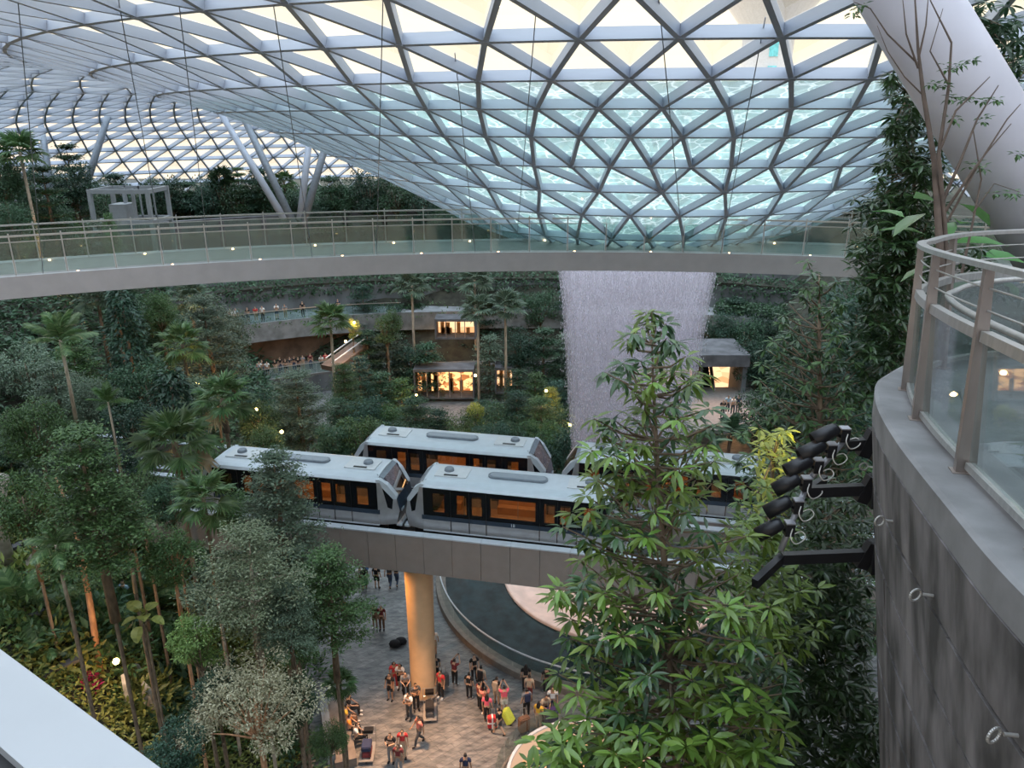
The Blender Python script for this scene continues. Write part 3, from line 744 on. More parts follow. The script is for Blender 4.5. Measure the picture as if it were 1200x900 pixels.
rail(OFF-.06, CZ+.97, .006, 'cable_wire'); rail(OFF-.07, CZ+1.09, .006, 'cable_wire')
rail(OFF+.16, CZ+.82, .025, 'inner_handrail')
sweep([(OFF-.12,CZ+1.195),(OFF-.12,CZ+1.225),(OFF-.055,CZ+1.225),(OFF-.055,CZ+1.195)], True, 90, wp, max(0,ps[0]-1), WT).build('top_rail', M['rail'], rl)

# white parapet ledge in the near left corner
pa = empty('trim_1', kind='structure', loc=(0,0,0))
p0, p1, p2, p3 = atZ(-60,716,25), atZ(230,931,25), atZ(52,918,25), atZ(-60,822,25)
dd = (p1-p0).normalized()
q0, q1 = p0-dd*7, p1+dd*3; inn = Vector((-dd.y*-1, dd.x*-1, 0)); inn = Vector((dd.y,-dd.x,0)).normalized()
wdt = abs((p3-p0).dot(inn))
sgn = 1 if (p3-p0).dot(inn) > 0 else -1
def lp(a, o_, z): v = a+inn*sgn*o_; return (v.x,v.y,z)
MB().add([lp(q0,0,25),lp(q1,0,25),lp(q1,wdt,25),lp(q0,wdt,25),lp(q0,0,24.75),lp(q1,0,24.75),lp(q1,wdt,24.75),lp(q0,wdt,24.75)],[(0,1,2,3),(7,6,5,4),(0,4,5,1),(1,5,6,2),(2,6,7,3),(3,7,4,0)]).build('parapet_cap', M['parapet'], pa)
MB().add([lp(q0,wdt,24.98),lp(q1,wdt,24.98),lp(q1,wdt+.06,24.98),lp(q0,wdt+.06,24.98),lp(q0,wdt,24.1),lp(q1,wdt,24.1),lp(q1,wdt+.06,24.1),lp(q0,wdt+.06,24.1)],[(0,1,2,3),(7,6,5,4),(0,4,5,1),(1,5,6,2),(2,6,7,3),(3,7,4,0)]).build('inner_plate', M['blackm'], pa)
MB().add([lp(q0,.06,24.76),lp(q1,.06,24.76),lp(q1,wdt-.04,24.76),lp(q0,wdt-.04,24.76),lp(q0,.06,23.2),lp(q1,.06,23.2),lp(q1,wdt-.04,23.2),lp(q0,wdt-.04,23.2)],[(0,1,2,3),(7,6,5,4),(0,4,5,1),(1,5,6,2),(2,6,7,3),(3,7,4,0)]).build('parapet_wall', M['parapet'], pa)

# big leaning white column
A_, B_ = atT(1063,-2,8.6), atT(1216,250,8.6); dl = (A_-B_).normalized()
top = A_ + dl*((29.0-A_.z)/dl.z); bot = B_ - dl*((B_.z-23.9)/dl.z)
lc = empty('leaning_column', 'large white tube column leaning across the upper right corner', 'column', bot)
MB().tube([Vector((0,0,0)), (top-bot)*.5, top-bot], [.46,.46,.44], 48).build('tube', M['colwhite'], lc, smooth=True)
MB().tube([-dl*.02, dl*.12], .56, 32).build('base_collar', M['colwhite'], lc)

# ================================================================ LAMP BRACKETS ON THE WALL
M['lampb'] = mat('black_lamp', (.018,.018,.022), .4, .3, .1)
M['pipe'] = mat('grey_pipe', (.36,.36,.40), .4, .4, .05)
M['wire'] = mat('white_wire', (.55,.52,.48), .5, 0, 0)
rig = empty('lamp_bracket', 'black steel bracket frame with grey pipe jutting from the stone wall', 'lamp bracket', (0,0,0))
arms = []
for (wx, wy, ex, ey) in ((1022,650,915,662),(1022,573,945,578),(1024,519,992,520)):
    p, s = wall_hit(wx, wy)
    tt = (p-EYE).dot(Vector((0,math.cos(PITCH),-math.sin(PITCH))))
    q = atT(ex, ey, tt*1.0); q.z = p.z-.02; arms.append((p, q))
    mb = MB(); up = Vector((0,0,.16)); d = (q-p).normalized()
    mb.bar(p+d*(-.08), q, .07, .10); mb.bar(p+d*.0+Vector((0,0,-.02)), p+d*.10+Vector((0,0,.02)), .09, .26)
    mb.build('arm', M['lampb'], rig)
    MB().bar(p+d*.02+Vector((0,0,-.02)), p-d*.06+Vector((0,0,-.02)), .14, .30).build('wall_plate', M['lampb'], rig)
a0, a1, a2 = [a[1] for a in arms]
for (u_, w_) in ((a0, a1), (a1, a2)):
    MB().tube([u_+Vector((-.02,0,.08)), w_+Vector((.0,0,.08))], .028, 10).build('pipe', M['pipe'], rig, smooth=True)
MB().bar(a0, a0 + Vector((-.32,-.28,-.08)), .06, .09).build('arm_end', M['lampb'], rig)
MB().bar(a1, a1 + Vector((.25,.22,.02)), .05, .08).build('arm', M['lampb'], rig)
lampmb = MB().lathe([(.0,-.16),(.055,-.16),(.075,-.12),(.085,-.02),(.085,.15),(.078,.15),(.078,.05),(.0,.04)], 24)
lampme = lampmb.mesh('lamp_housing', True); lampme.materials.append(M['lampb'])
lens = MB().lathe([(.0,.055),(.077,.055)], 20).mesh('lens'); lens.materials.append(M['warmdim'])
def cat3(P, n=6):
    P = [P[0]*2-P[1]]+list(P)+[P[-1]*2-P[-2]]; out = []
    for i in range(1, len(P)-2):
        for k in range(n):
            t = k/n; a,b,c,d = P[i-1],P[i],P[i+1],P[i+2]; out.append(.5*((2*b)+(c-a)*t+(2*a-5*b+4*c-d)*t*t+(3*b-a-3*c+d)*t**3))
    return out+[P[-2]]
def lamp(pos, aim, label):
    e_ = empty('spotlight', label, 'spotlight', pos, 0, 'black spotlights clamped to the bracket pipe'); e_.scale = (.8,.8,.8)
    d = Vector(aim).normalized(); rot = d.to_track_quat('Z','Y').to_euler(); L_ = Vector((0,0,.20))
    mobj('lamp_housing', lampme, None, e_, loc=L_+d*.06+Vector((-.19,-.05,-.05)), rot=rot)
    mobj('lens', lens, None, e_, loc=L_+d*.06+Vector((-.19,-.05,-.05)), rot=rot)
    MB().tube([(0,0,.04),(-.1,-.02,.12),(-.17,-.05,.16)], .018, 8).build('yoke', M['lampb'], e_)
    MB().box((-.05,-.05,.02),(.05,.05,.17)).build('driver_box', M['lampb'], e_)
    MB().box((-.052,-.052,.17),(.052,.052,.185)).build('driver_lid', M['pipe'], e_)
    w_ = [Vector((.02,-.05,.12)),Vector((-.02,-.12,.06)),Vector((.03,-.13,-.02)),Vector((.12,-.08,-.03)),Vector((.19,-.02,0)),Vector((.16,.03,.04)),Vector((.05,.0,.02))]
    MB().tube([Vector((q.x,q.y,q.z+0)) for q in cat3(w_)], .007, 6).build('wire', M['wire'], e_, smooth=True)
labs = ['black spotlight at the far end of the bracket pipe, aimed left','black spotlight second from the far end of the pipe','black spotlight in the middle beside yellow lit leaves','black spotlight pointing down left beside the middle arm','black spotlight half hidden by leaves, second from the near arm','black spotlight lowest of the six above the near bracket arm']
for k in range(3):
    p = a2.lerp(a1, (k+.35)/3)+Vector((0,0,.08)); lamp(p, (-.85,-.1,-.42), labs[k])
for k in range(3):
    p = a1.lerp(a0, (k+.35)/3)+Vector((0,0,.08)); lamp(p, (-.85,.1,-.6), labs[3+k])
# ================================================================ BACK OF THE VALLEY
BP = [(-60,52),(-46,62),(-34,70),(-26,75.5),(-18,79),(-9,80.5),(2,81),(14,80.5),(24,78),(34,72),(46,63),(60,52)]
BC = catm(BP, 8); BL = [0]
for a, b in zip(BC, BC[1:]): BL.append(BL[-1]+(b-a).length)
BT = BL[-1]
def bk(s, off, z):   # off > 0: toward the camera
    s = max(0, min(BT-1e-4, s)); i = 0
    while BL[i+1] < s: i += 1
    t = (s-BL[i])/(BL[i+1]-BL[i]); p = BC[i].lerp(BC[i+1], t); d = (BC[min(i+3,len(BC)-1)]-BC[max(i-2,0)]).normalized()
    q = p + Vector((d.y,-d.x,0))*off; return Vector((q.x,q.y,z))
def bs(px, off=0, z=5):
    return min((BT*i/1500 for i in range(1501)), key=lambda s: abs(proj(bk(s,off,z))[0]-px) if proj(bk(s,off,z))[2]>0 else 1e9)
tr1 = empty('trim_2', kind='structure')
M['wallgrey'] = mat('terrace_wall', (.13,.14,.15), .85, 0, .3, .5, (1,1,.4), .2)
M['recess'] = mat('recess_wall', (.16,.10,.07), .7, 0, .3, 1)
def ter_wall(off, z0, z1, th=1.0, m=None, nm='terrace_wall', s0=0, s1=None, par=tr1):
    return sweep([(off,z0),(off,z1),(off-th,z1),(off-th,z0)], True, 70, bk, s0, BT if s1 is None else s1).build(nm, m or M['wallgrey'], par)
ter_wall(5.2, -.2, 1.9, .8)                     # retaining wall below the lower deck
ter_wall(5.2, 1.85, 2.05, 6.5, M['deck'], 'lower_deck')
ter_wall(.2, 2.0, 5.1, .5, M['recess'], 'recess_wall')
ter_wall(1.8, 5.0, 6.9, 5.5, M['concrete'], 'upper_deck')
ter_wall(-2.0, 6.9, 9.4, .8)
ter_wall(-2.0, 9.2, 9.6, 5.0, M['soil'], 'planting_bed')
ter_wall(-5.6, 9.4, 12.4, .8)
ter_wall(-5.6, 12.2, 12.5, 5.0, M['soil'], 'planting_bed')
ter_wall(-9.4, 12.4, 16.0, .8, M['dconcrete'])
# glass balustrades of the two decks
for off, z0 in ((5.0,2.05),(1.6,6.9)):
    r_ = empty('balustrade', 'glass balustrade along the %s deck of the back terrace' % ('lower' if z0 < 3 else 'upper'), 'balustrade', (0,0,0))
    s0, s1 = bs(200, off, z0), bs(470, off, z0); n = int((s1-s0)/1.6)
    for k in range(n):
        a = s0+(s1-s0)*k/n; b = s0+(s1-s0)*(k+1)/n
        sweep([(off,z0),(off,z0+1.0),(off-.03,z0+1.0),(off-.03,z0)], True, 1, bk, a+.02, b-.02).build('glass_panel', M['bglass'], r_)
    sweep([(off+.02,z0+1.0),(off+.02,z0+1.06),(off-.05,z0+1.06),(off-.05,z0+1.0)], True, 30, bk, s0, s1).build('handrail', M['rail'], r_)
def box_room(name, label, px0, px1, py0, py1, Y, depth=2.2, m='shop', frames=4, dark=False):
    a = atY(px0, py0, Y); b = atY(px1, py1, Y); x0, x1, z1, z0 = a.x, b.x, a.z, b.z
    e_ = empty(name, label, 'shop', ((x0+x1)/2, Y, z0)); w = (x1-x0)/2; h = z1-z0
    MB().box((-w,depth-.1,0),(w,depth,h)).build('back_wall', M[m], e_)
    for nm_, lo_, hi_ in (('roof_slab',(-w-.15,0,h),(w+.15,depth,h+.25)),('floor_slab',(-w-.15,0,-.15),(w+.15,depth,0)),('side_wall',(-w-.15,0,0),(-w,depth,h)),('side_wall',(w,0,0),(w+.15,depth,h))): MB().box(lo_,hi_).build(nm_, M['dconcrete'], e_)
    rr = random.Random(int(px0))
    for k in range(1, frames): MB().box((-w+2*w*k/frames-.04,0,0),(-w+2*w*k/frames+.04,.08,h)).build('mullion', M['post'], e_)
    if h > 1.3:
        for q in range(int(w*4)):
            x = rr.uniform(-w+.2, w-.2); hh = rr.uniform(.3,.8)*h; MB().box((x-.18,depth-.5,0),(x+.18,depth-.25,hh)).build('display_shelf', M['seat'], e_)
    for q in range(frames):
        MB().box((-w+2*w*(q+.5)/frames-.15,depth*.4,h-.06),(-w+2*w*(q+.5)/frames+.15,depth*.4+.1,h-.01)).build('ceiling_light', M['warm'], e_)
    return e_
box_room('lit_shop', 'upper warm lit room among trees left of the waterfall', 511, 556, 377, 396, 74.5, frames=4, m='shopw')
box_room('lit_shop', 'wide orange lit shopfront behind tree trunks at the back', 486, 554, 436, 466, 70, frames=5)
box_room('lit_shop', 'narrow tall orange lit opening right of the wide shopfront', 582, 600, 434, 460, 70, frames=2, m='shopw')
box_room('lit_shop', 'small orange lit doorway beside the foot of the waterfall', 664, 692, 514, 530, 57, frames=3)
box_room('lit_shop', 'tiny lit opening between dark trees next to the waterfall top', 690, 712, 350, 362, 82, frames=1, m='shopw')
box_room('lit_shop', 'orange lit box at the far left edge under the bridge', 6, 36, 375, 397, 60, frames=1, m='shopw')
box_room('lit_shop', 'orange lit room under the upper deck, left of the recess', 258, 282, 402, 424, 75, frames=2, m='shopw')
box_room('lit_shop', 'orange lit lower entrance behind the green tree, right of the waterfall', 845, 884, 500, 533, 60, frames=3, m='shopw')
box_room('lit_shop', 'pale orange wall panel behind the falling water', 745, 815, 432, 485, 67, frames=2, m='shopw')
# escalator hall at right of the waterfall
a = atY(824, 428, 66); b = atY(866, 478, 66)
hall = empty('escalator_hall', 'orange lit escalator hall under the grey slab right of the waterfall', 'escalator', ((a.x+b.x)/2, 66, b.z)); w = (b.x-a.x)/2; h = a.z-b.z
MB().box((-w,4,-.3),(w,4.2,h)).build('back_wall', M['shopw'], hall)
MB().box((-w-2.2,-.5,h),(w+.4,5,h+1.1)).build('slab', M['dconcrete'], hall)
MB().box((-w-.2,0,-2),(-w,4,h)).build('side_wall', M['wallgrey'], hall); MB().box((w,0,-2),(w+.4,4,h)).build('side_wall', M['wallgrey'], hall)
for k in range(14): MB().box((-w+.35,.2+k*.27,-.3),(-w+1.35,.2+(k+1)*.27,-.05+k*h/14)).build('escalator_step', M['blackm'], hall)
for x in (-w+.25, -w+1.45): MB().bar((x,0,.4),(x,3.9,h+.1),.12,.7).build('escalator_side', M['warmdim' if x < 0 else 'rail'] if False else M['post'], hall)
# travelator ramp at the left centre
rm = empty('escalator_ramp', 'sloping escalator with pale rails on the left terrace, beside the yellow lit palm', 'escalator', (0,0,0))
p, q = atY(386, 432, 68), atY(424, 404, 72)
MB().bar(p, q, 2.0, .5).build('ramp_body', M['recess'], rm)
for o_ in (-1, 1):
    n_ = Vector((.5,-.85,0))*o_*.9; MB().bar(p+n_+Vector((0,0,.8)), q+n_+Vector((0,0,.8)), .1, .08).build('handrail', M['white'], rm)
# lit glass door of the lower deck and planter
# elevator cage at the left, on the upper garden
ec = empty('lift_frame', 'pale grey open steel lift frame standing in the upper garden at left', 'lift frame', (0,0,0))
p = atT(104,222,54); q = atT(172,222,54); zt = p.z; x0, x1 = p.x, q.x; y0 = q.y; y1 = y0+3.2; zb = 17.0
M['liftp'] = mat('lift_frame_paint', (.20,.22,.24), .5, .1, .05)
mb = MB()
for x in (x0,x1):
    for y in (y0,y1): MB().box((x-.13,y-.13,zb-2),(x+.13,y+.13,zt)).build('corner_post', M['liftp'], ec)
for zz in (zt-.15, zt-2.3):
    for y in (y0,y1): MB().box((x0,y-.1,zz-.15),(x1,y+.1,zz+.15)).build('beam', M['liftp'], ec)
    for x in (x0,x1): MB().box((x-.1,y0,zz-.15),(x+.1,y1,zz+.15)).build('beam', M['liftp'], ec)
for k in (1,2,3): MB().box((x0+(x1-x0)*k/4-.05,y1-.1,zb),(x0+(x1-x0)*k/4+.05,y1,zt)).build('mullion', M['liftp'], ec)
MB().box((x0+.9,y0+.6,zt-3.6),(x0+2.1,y0+2.2,zt-1.1)).build('machine_box', M['liftp'], ec)
MB().box((x0+2.6,y0+.6,zb),(x0+2.8,y0+.8,zt)).box((x0+1.5,y0+1.6,zb),(x0+1.7,y0+1.8,zt)).build('guide_rail', M['liftp'], ec)
for (za, zb_) in ((zb,zt-2.5),): MB().box((x0+.1,y0+.02,za),(x1-.1,y0+.05,zb_)).build('glass_pane', M['bglass'], ec)
# splayed steel roof columns beyond
for (tx,ty,bx,by,T,w) in [(48,146,66,262,76,'dark one of the leftmost pair'),(40,160,62,262,77,'pale one of the leftmost pair'),(122,150,100,220,74,'leaning right beside the lift frame'),(296,160,342,258,72,'leaning left above the tree tops'),(281,170,302,205,76,'short pale one left of centre'),(361,176,355,228,76,'pale one of the right pair'),(380,176,364,232,72,'dark one of the right pair'),(800,250,800,282,78,'behind the waterfall')][:7]:
    a = atT(tx, ty, T); b = atT(bx, by, T); d = (b-a).normalized(); b = a + d*((a.z-16.6)/max(.2,-d.z))
    tp_ = a; zr = rz(min(78, math.hypot(a.x-CX, a.y-CY)))
    a2_ = a - d*max(0, min(4,(zr-a.z)))
    o = MB().tube([b, a2_], [.36,.30], 16).build('roof_column', M['lozenge' if 'dark' in w or 'leaning' in w else 'steel'], smooth=True)
    tag(o, 'slanted steel roof column at the far left garden, ' + w, 'column', 'slanted columns under the far roof')
# control tower outside, seen through the glass
ct = empty('control_tower', 'pale control tower with blue windows outside behind the glass roof', 'tower', (0,0,0))
p = atT(890,150,150); cx_, cy_ = p.x, p.y
MB().lathe([(4.6,-5),(4.6,36),(4.8,42),(8.8,47),(9,49),(7.5,50),(7.5,54),(9.5,55),(9.5,57),(3,58)], 32).build('shaft', M['white'], ct, smooth=False, loc=(cx_,cy_,0))
M['bluewin'] = mat('blue_window', (.15,.55,.62), .3, 0, .2, 2)
for k in range(9): MB().box((-1,-4.75,4+k*4.2+12),(0.6,-4.4,6.6+k*4.2+12)).build('window', M['bluewin'], ct, loc=(cx_,cy_,0))

# curved warm lit opening with glass parapet at the bottom of the plaza
ov = Vector((atZ(645, 880, 0).x+1.2, atZ(600, 896, 0).y-1.6, 0))
M['peach'] = emat('glowing_peach_wall', (1,.62,.40), .55)  # the wall itself glows, in place of light inside the opening
vo = empty('escalator_well', 'round warm lit opening with white rim and glass parapet at bottom of plaza', 'opening', ov)
MB().lathe([(3.0,.02),(3.0,1.0),(3.12,1.0),(3.12,.02)], 60, a0=0, a1=2*PI).build('rim', M['white'], vo)
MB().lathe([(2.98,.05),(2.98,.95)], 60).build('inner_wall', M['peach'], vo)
MB().lathe([(0,.06),(2.98,.06)], 60).build('well_floor', mat('well_floor', (.7,.45,.25), .5), vo)
for k in range(14): MB().lathe([(3.55,.0),(3.55,1.25)], 4, (0,0), 2*PI*k/14+.01, 2*PI*(k+1)/14-.01).build('glass_panel', M['bglass'], vo)
MB().lathe([(3.5,.0),(3.6,.0),(3.6,.1),(3.5,.1),(3.5,0)], 60).build('kick_rail', M['post'], vo)
# ================================================================ PLANTS
NR = np.random.RandomState(11)
def nz_(a): return a/np.maximum(1e-6, np.linalg.norm(a, axis=1, keepdims=True))
def leafmesh(name, P, D, U, L, Wd, fold=.12, droop=.15, six=False):
    P, D, U = map(lambda a: np.asarray(a, float), (P, D, U)); n = len(P)
    L = np.broadcast_to(np.asarray(L, float).reshape(-1,1), (n,1)); Wd = np.broadcast_to(np.asarray(Wd, float).reshape(-1,1), (n,1))
    D = nz_(D); S = nz_(np.cross(D, U)); U2 = np.cross(S, D)
    me = bpy.data.meshes.new(name)
    if not six:
        V = np.stack([P, P+D*L*.45+S*Wd/2+U2*Wd*fold, P+D*L-U2*L*droop, P+D*L*.45-S*Wd/2+U2*Wd*fold], 1).reshape(-1,3); k = 4
        b = np.arange(n)[:,None]*4; Fc = np.concatenate([b+np.array([[0,1,2]]), b+np.array([[0,2,3]])], 1).reshape(-1,3)
    else:
        V = np.stack([P, P+D*L*.3+S*Wd*.46+U2*Wd*fold-U2*L*droop*.05, P+D*L*.65+S*Wd*.42+U2*Wd*fold-U2*L*droop*.4, P+D*L-U2*L*droop,
                      P+D*L*.65-S*Wd*.42+U2*Wd*fold-U2*L*droop*.4, P+D*L*.3-S*Wd*.46+U2*Wd*fold-U2*L*droop*.05, P+D*L*.3-U2*L*droop*.08, P+D*L*.65-U2*L*droop*.42], 1).reshape(-1,3); k = 8
        t = np.array([[0,1,6],[1,2,7],[1,7,6],[2,3,7],[3,4,7],[4,5,6],[4,6,7],[5,0,6]])
        b = (np.arange(n)*8)[:,None,None]; Fc = (b+t[None]).reshape(-1,3)
    me.vertices.add(len(V)); me.vertices.foreach_set('co', V.ravel())
    m = len(Fc); me.loops.add(m*3); me.loops.foreach_set('vertex_index', Fc.ravel().astype(np.int32))
    me.polygons.add(m); me.polygons.foreach_set('loop_start', np.arange(0, m*3, 3, dtype=np.int32))
    try: me.polygons.foreach_set('loop_total', np.full(m, 3, dtype=np.int32))
    except Exception: pass
    me.update(calc_edges=True); return me
def rdir(n, flat=0, rs=NR):
    v = rs.normal(size=(n,3)); v[:,2] *= (1-flat); return nz_(v)
def tiered_tree(H, R, tiers, L, dens, seed, z0=.3, conic=.55, mname='x', sparse=1):
    """flat storeys of small leaves round a straight trunk"""
    rs = np.random.RandomState(seed); wood = MB(); rr = random.Random(seed)
    wood.tube([(0,0,0),(rr.uniform(-.1,.1),rr.uniform(-.1,.1),H*.5),(rr.uniform(-.15,.15),0,H)], [.028*H**.9+.02,.02*H**.9+.015,.012], 8)
    P=[];U=[];D=[]
    for t in range(tiers):
        f = t/(tiers-1 if tiers>1 else 1); z = H*(z0+(1-z0)*f); r = R*(1-conic*f**1.5)*rr.uniform(.8,1.1)
        if t == tiers-1: r *= .5
        nb = rr.randint(5,7); a0 = rr.uniform(0,6.28)
        for b in range(nb):
            a = a0+2*PI*b/nb+rr.uniform(-.3,.3); Lr = r*rr.uniform(.7,1.1); rise = Lr*rr.uniform(.05,.22)
            dv = np.array([math.cos(a), math.sin(a), 0]); wood.tube([(0,0,z-.25),tuple(dv*Lr*.5+np.array([0,0,z-.25+rise])),tuple(dv*Lr+np.array([0,0,z+rise]))], [.012*H**.7,.008*H**.7,.005], 4, False)
            for c in range(4):
                q = (.35+.65*(c+.5)/4)*Lr; side = np.array([-dv[1],dv[0],0]); k = int(dens*sparse*(.5+q/R))
                cp = dv*q + side*rr.uniform(-.28,.28)*q + np.array([0,0,z+rise*q/Lr])
                pts = cp+rs.normal(size=(k,3))*np.array([.17*R**.8,.17*R**.8,.045*R**.7+.02]); P.append(pts)
                D.append(rdir(k,.75,rs)); u = rdir(k,0,rs)*.55; u[:,2] += 1; U.append(u)
    P = np.concatenate(P); n = len(P)
    return wood.mesh('trunk', True), leafmesh('foliage', P, np.concatenate(D), np.concatenate(U), rs.uniform(.7,1.3,n)*L, rs.uniform(.7,1.2,n)*L*.5)
def bushy_tree(H, R, nblob, L, dens, seed, z0=.45, flat=.8, trunk_r=None, lean=0):
    rs = np.random.RandomState(seed); wood = MB(); rr = random.Random(seed); tr = trunk_r or .02*H+.03
    top = Vector((lean,0,H*z0)); wood.tube([(0,0,0),(lean*.4,rr.uniform(-.1,.1),H*z0*.5),top,(lean,0,H*.8)], [tr,tr*.8,tr*.65,tr*.25], 8)
    P=[];U=[];D=[]; cz = H*(z0+1)/2; hz = H*(1-z0)/2
    for b in range(nblob):
        d = rdir(1,0,rs)[0]; q = rr.uniform(.45,.9); c = np.array([lean+d[0]*R*q, d[1]*R*q, cz+d[2]*hz*q]); br_ = R*rr.uniform(.26,.42)
        wood.tube([top, tuple((np.array(top)+c)/2+np.array([0,0,.1])), tuple(c)], [tr*.4,tr*.25,.01], 4, False)
        k = int(dens); v = rdir(k,0,rs); rad_ = br_*rs.uniform(.55,1.05,(k,1)); pts = c+v*rad_*np.array([1,1,flat]); P.append(pts)
        dd = v+rs.normal(size=(k,3))*.6; dd[:,2] -= .25; D.append(dd); U.append(v*.5+np.array([0,0,.8])+rs.normal(size=(k,3))*.3)
    P = np.concatenate(P); n = len(P)
    return wood.mesh('trunk', True), leafmesh('foliage', P, np.concatenate(D), np.concatenate(U), rs.uniform(.7,1.3,n)*L, rs.uniform(.7,1.2,n)*L*.48)
def column_bush(H, R, L, dens, seed):
    rs = np.random.RandomState(seed); n = int(dens); z = rs.uniform(0,1,n); a = rs.uniform(0,2*PI,n)
    lump = 1+.22*np.sin(z*H*3+a*2)+.15*np.sin(a*5+z*9); r = R*(1-z**3*.6)*lump*rs.uniform(.75,1.05,n)
    P = np.stack([r*np.cos(a), r*np.sin(a), z*H], 1); D = np.stack([np.cos(a),np.sin(a),-.4+rs.normal(size=n)*.4],1)+rs.normal(size=(n,3))*.4
    w = MB().tube([(0,0,0),(0,0,H*.95)],[.12,.05],6).mesh('trunk', True)
    return w, leafmesh('foliage', P, D, np.stack([np.cos(a)*.6,np.sin(a)*.6,np.ones(n)],1), rs.uniform(.7,1.3,n)*L, rs.uniform(.7,1.2,n)*L*.6)
def shrub(R, H, L, dens, seed, upright=.3):
    rs = np.random.RandomState(seed); n = int(dens); v = rdir(n,0,rs); v[:,2] = np.abs(v[:,2]); q = rs.uniform(.35,1.02,(n,1))**.6
    P = v*q*np.array([R,R,H]); D = v+rs.normal(size=(n,3))*.5; D[:,2] += upright
    return leafmesh('foliage', P, D, v+np.array([0,0,.7]), rs.uniform(.7,1.3,n)*L, rs.uniform(.7,1.2,n)*L*.42)
def fan_frond(L=1.2, seed=0, seg=18):
    """petiole and pleated fan of pointed fingers, pointing along +x"""
    mb = MB(); pl = L*.75; mb.tube([(0,0,0),(pl*.6,0,.10*L),(pl,0,.06*L)], [.018*L,.014*L,.010*L], 4)
    c = Vector((pl,0,.06*L)); rr = random.Random(seed)
    for k in range(seg):
        a = rad(-115+230*(k+.5)/seg); da = rad(230/seg/2); l = L*(.62+.25*math.cos(a*.8))*rr.uniform(.92,1.05); dz = -.10*l
        d0 = Vector((math.cos(a-da),math.sin(a-da),0)); d1 = Vector((math.cos(a+da),math.sin(a+da),0)); d = Vector((math.cos(a),math.sin(a),0))
        mb.add([c, c+d0*l*.6+Vector((0,0,-.03*l)), c+d*l*.62+Vector((0,0,.04*l)), c+d1*l*.6+Vector((0,0,-.03*l)), c+d*l+Vector((0,0,dz-rr.uniform(.0,.25)*l))],
               [(0,1,2),(0,2,3),(1,4,2),(2,4,3)])
    return mb.mesh('frond')
def feather_frond(L=2.2, seed=0, n=22, w=.34, up=.5):
    mb = MB(); rr = random.Random(seed)
    def cv(t): return Vector((L*t*(1-.12*t), 0, L*(up*t-.75*up*t*t*1.25)))
    mb.tube([cv(i/6) for i in range(7)], [.02*L*(1-i/8) for i in range(7)], 4)
    for k in range(n):
        t = .16+.84*(k+.5)/n; p = cv(t); q = (cv(min(1,t+.02))-cv(t-.02)).normalized(); l = L*w*math.sin(PI*min(.98,(.12+t*.86)))**.6*rr.uniform(.85,1.1)
        for s in (1,-1):
            d = (q*.55+Vector((0,s,0))*.8+Vector((0,0,-.12))).normalized(); sd = q*(L*.022)
            mb.add([p-sd*.6, p+sd*.6, p+d*l*.55+sd+Vector((0,0,.02)), p+d*l+Vector((0,0,-.22*l)), p+d*l*.55-sd], [(0,1,2,4),(4,2,3)])
    return mb.mesh('frond')
def broad_frond(L=1.6, seed=0):
    """large undivided pleated leaf on a stalk"""
    mb = MB(); rr = random.Random(seed); n = 8; st = .35*L; mb.tube([(0,0,0),(st,0,.12*L)], [.02*L,.015*L], 5)
    for s in (1,-1):
        for k in range(n):
            t0 = k/n; t1 = (k+1)/n
            def P(t, o): 
                x = st+(L-st)*t; w = .30*L*math.sin(PI*min(1,.1+t*.86))**.75*o; return (x, s*w, .12*L+.22*L*t-.42*L*t*t+(.03*L if False else 0)+abs(o)*.05*L)
            mb.add([P(t0,0),P(t1,0),P(t1,1),P((t0+t1)/2,.96),P(t0,1) if k else P(t0,.2)], [(0,1,2,3,4)] if s > 0 else [(4,3,2,1,0)])
    return mb.mesh('frond')
def make_palm(name, frond_me, n, trunkH, lm, wm, seed, tr=.11, spread=(.1,1.25), sc=1.0, elev0=1.25, dry=0):
    """root empty > trunk, fronds; each frond an object sharing one mesh"""
    root = empty(name); rr = random.Random(seed)
    pts = [(0,0,0),(rr.uniform(-.1,.1),rr.uniform(-.1,.1),trunkH*.5),(0,0,trunkH)]
    MB().tube(pts, [tr*1.25,tr,tr*.9], 10).build('trunk', wm, root, smooth=True)
    for k in range(n):
        f = (k+.5)/n; a = k*2.39996; el = elev0-f*(elev0+spread[1]-.55); s = sc*rr.uniform(.85,1.08)*(.8+.2*f)
        mobj('frond', frond_me, (G['dry'] if dry and k >= n-dry else lm), root, loc=(0,0,trunkH-f*.15), rot=(rr.uniform(-.25,.25), -el, a), scale=(s,s,s))
    return root
def make_tree(name, wm_me, lf_me, wood, leaf):
    root = empty(name); mobj('trunk', wm_me, wood, root); mobj('foliage', lf_me, leaf, root); return root
def put(kind, loc, sc, rz, label, cat='tree', group=None, leaf=None, wood=None, szz=None):
    c = copy_tree(PROTO[kind]); c.location = loc; c.rotation_euler = (0,0,rz); c.scale = (sc,sc,sc if szz is None else szz)
    tag(c, label, cat, group)
    if leaf or wood:
        for o in c_children(c):
            if leaf and (o.name.startswith('foliage') or (o.name.startswith('frond') and leaf is not None)):
                o.material_slots[0].link = 'OBJECT'; o.material_slots[0].material = leaf
            if wood and o.name.startswith('trunk'): o.material_slots[0].link = 'OBJECT'; o.material_slots[0].material = wood
    return c
LASTKIDS = {}
def copy_tree(o, parent=None, top=True):
    c = o.copy(); COL.objects.link(c); c.parent = parent
    for ch in list(KIDS.get(o.name, ())):
        k = copy_tree(ch, c, False); LASTKIDS.setdefault(c.name, []).append(k)
    return c
def c_children(c): return LASTKIDS.get(c.name, [])
PROTO = {}
def reg(k, root): PROTO[k] = root
FF = fan_frond(1.2, 1); FF2 = fan_frond(1.2, 2, 14); FE = feather_frond(2.2, 1); FB = broad_frond(1.6, 1)
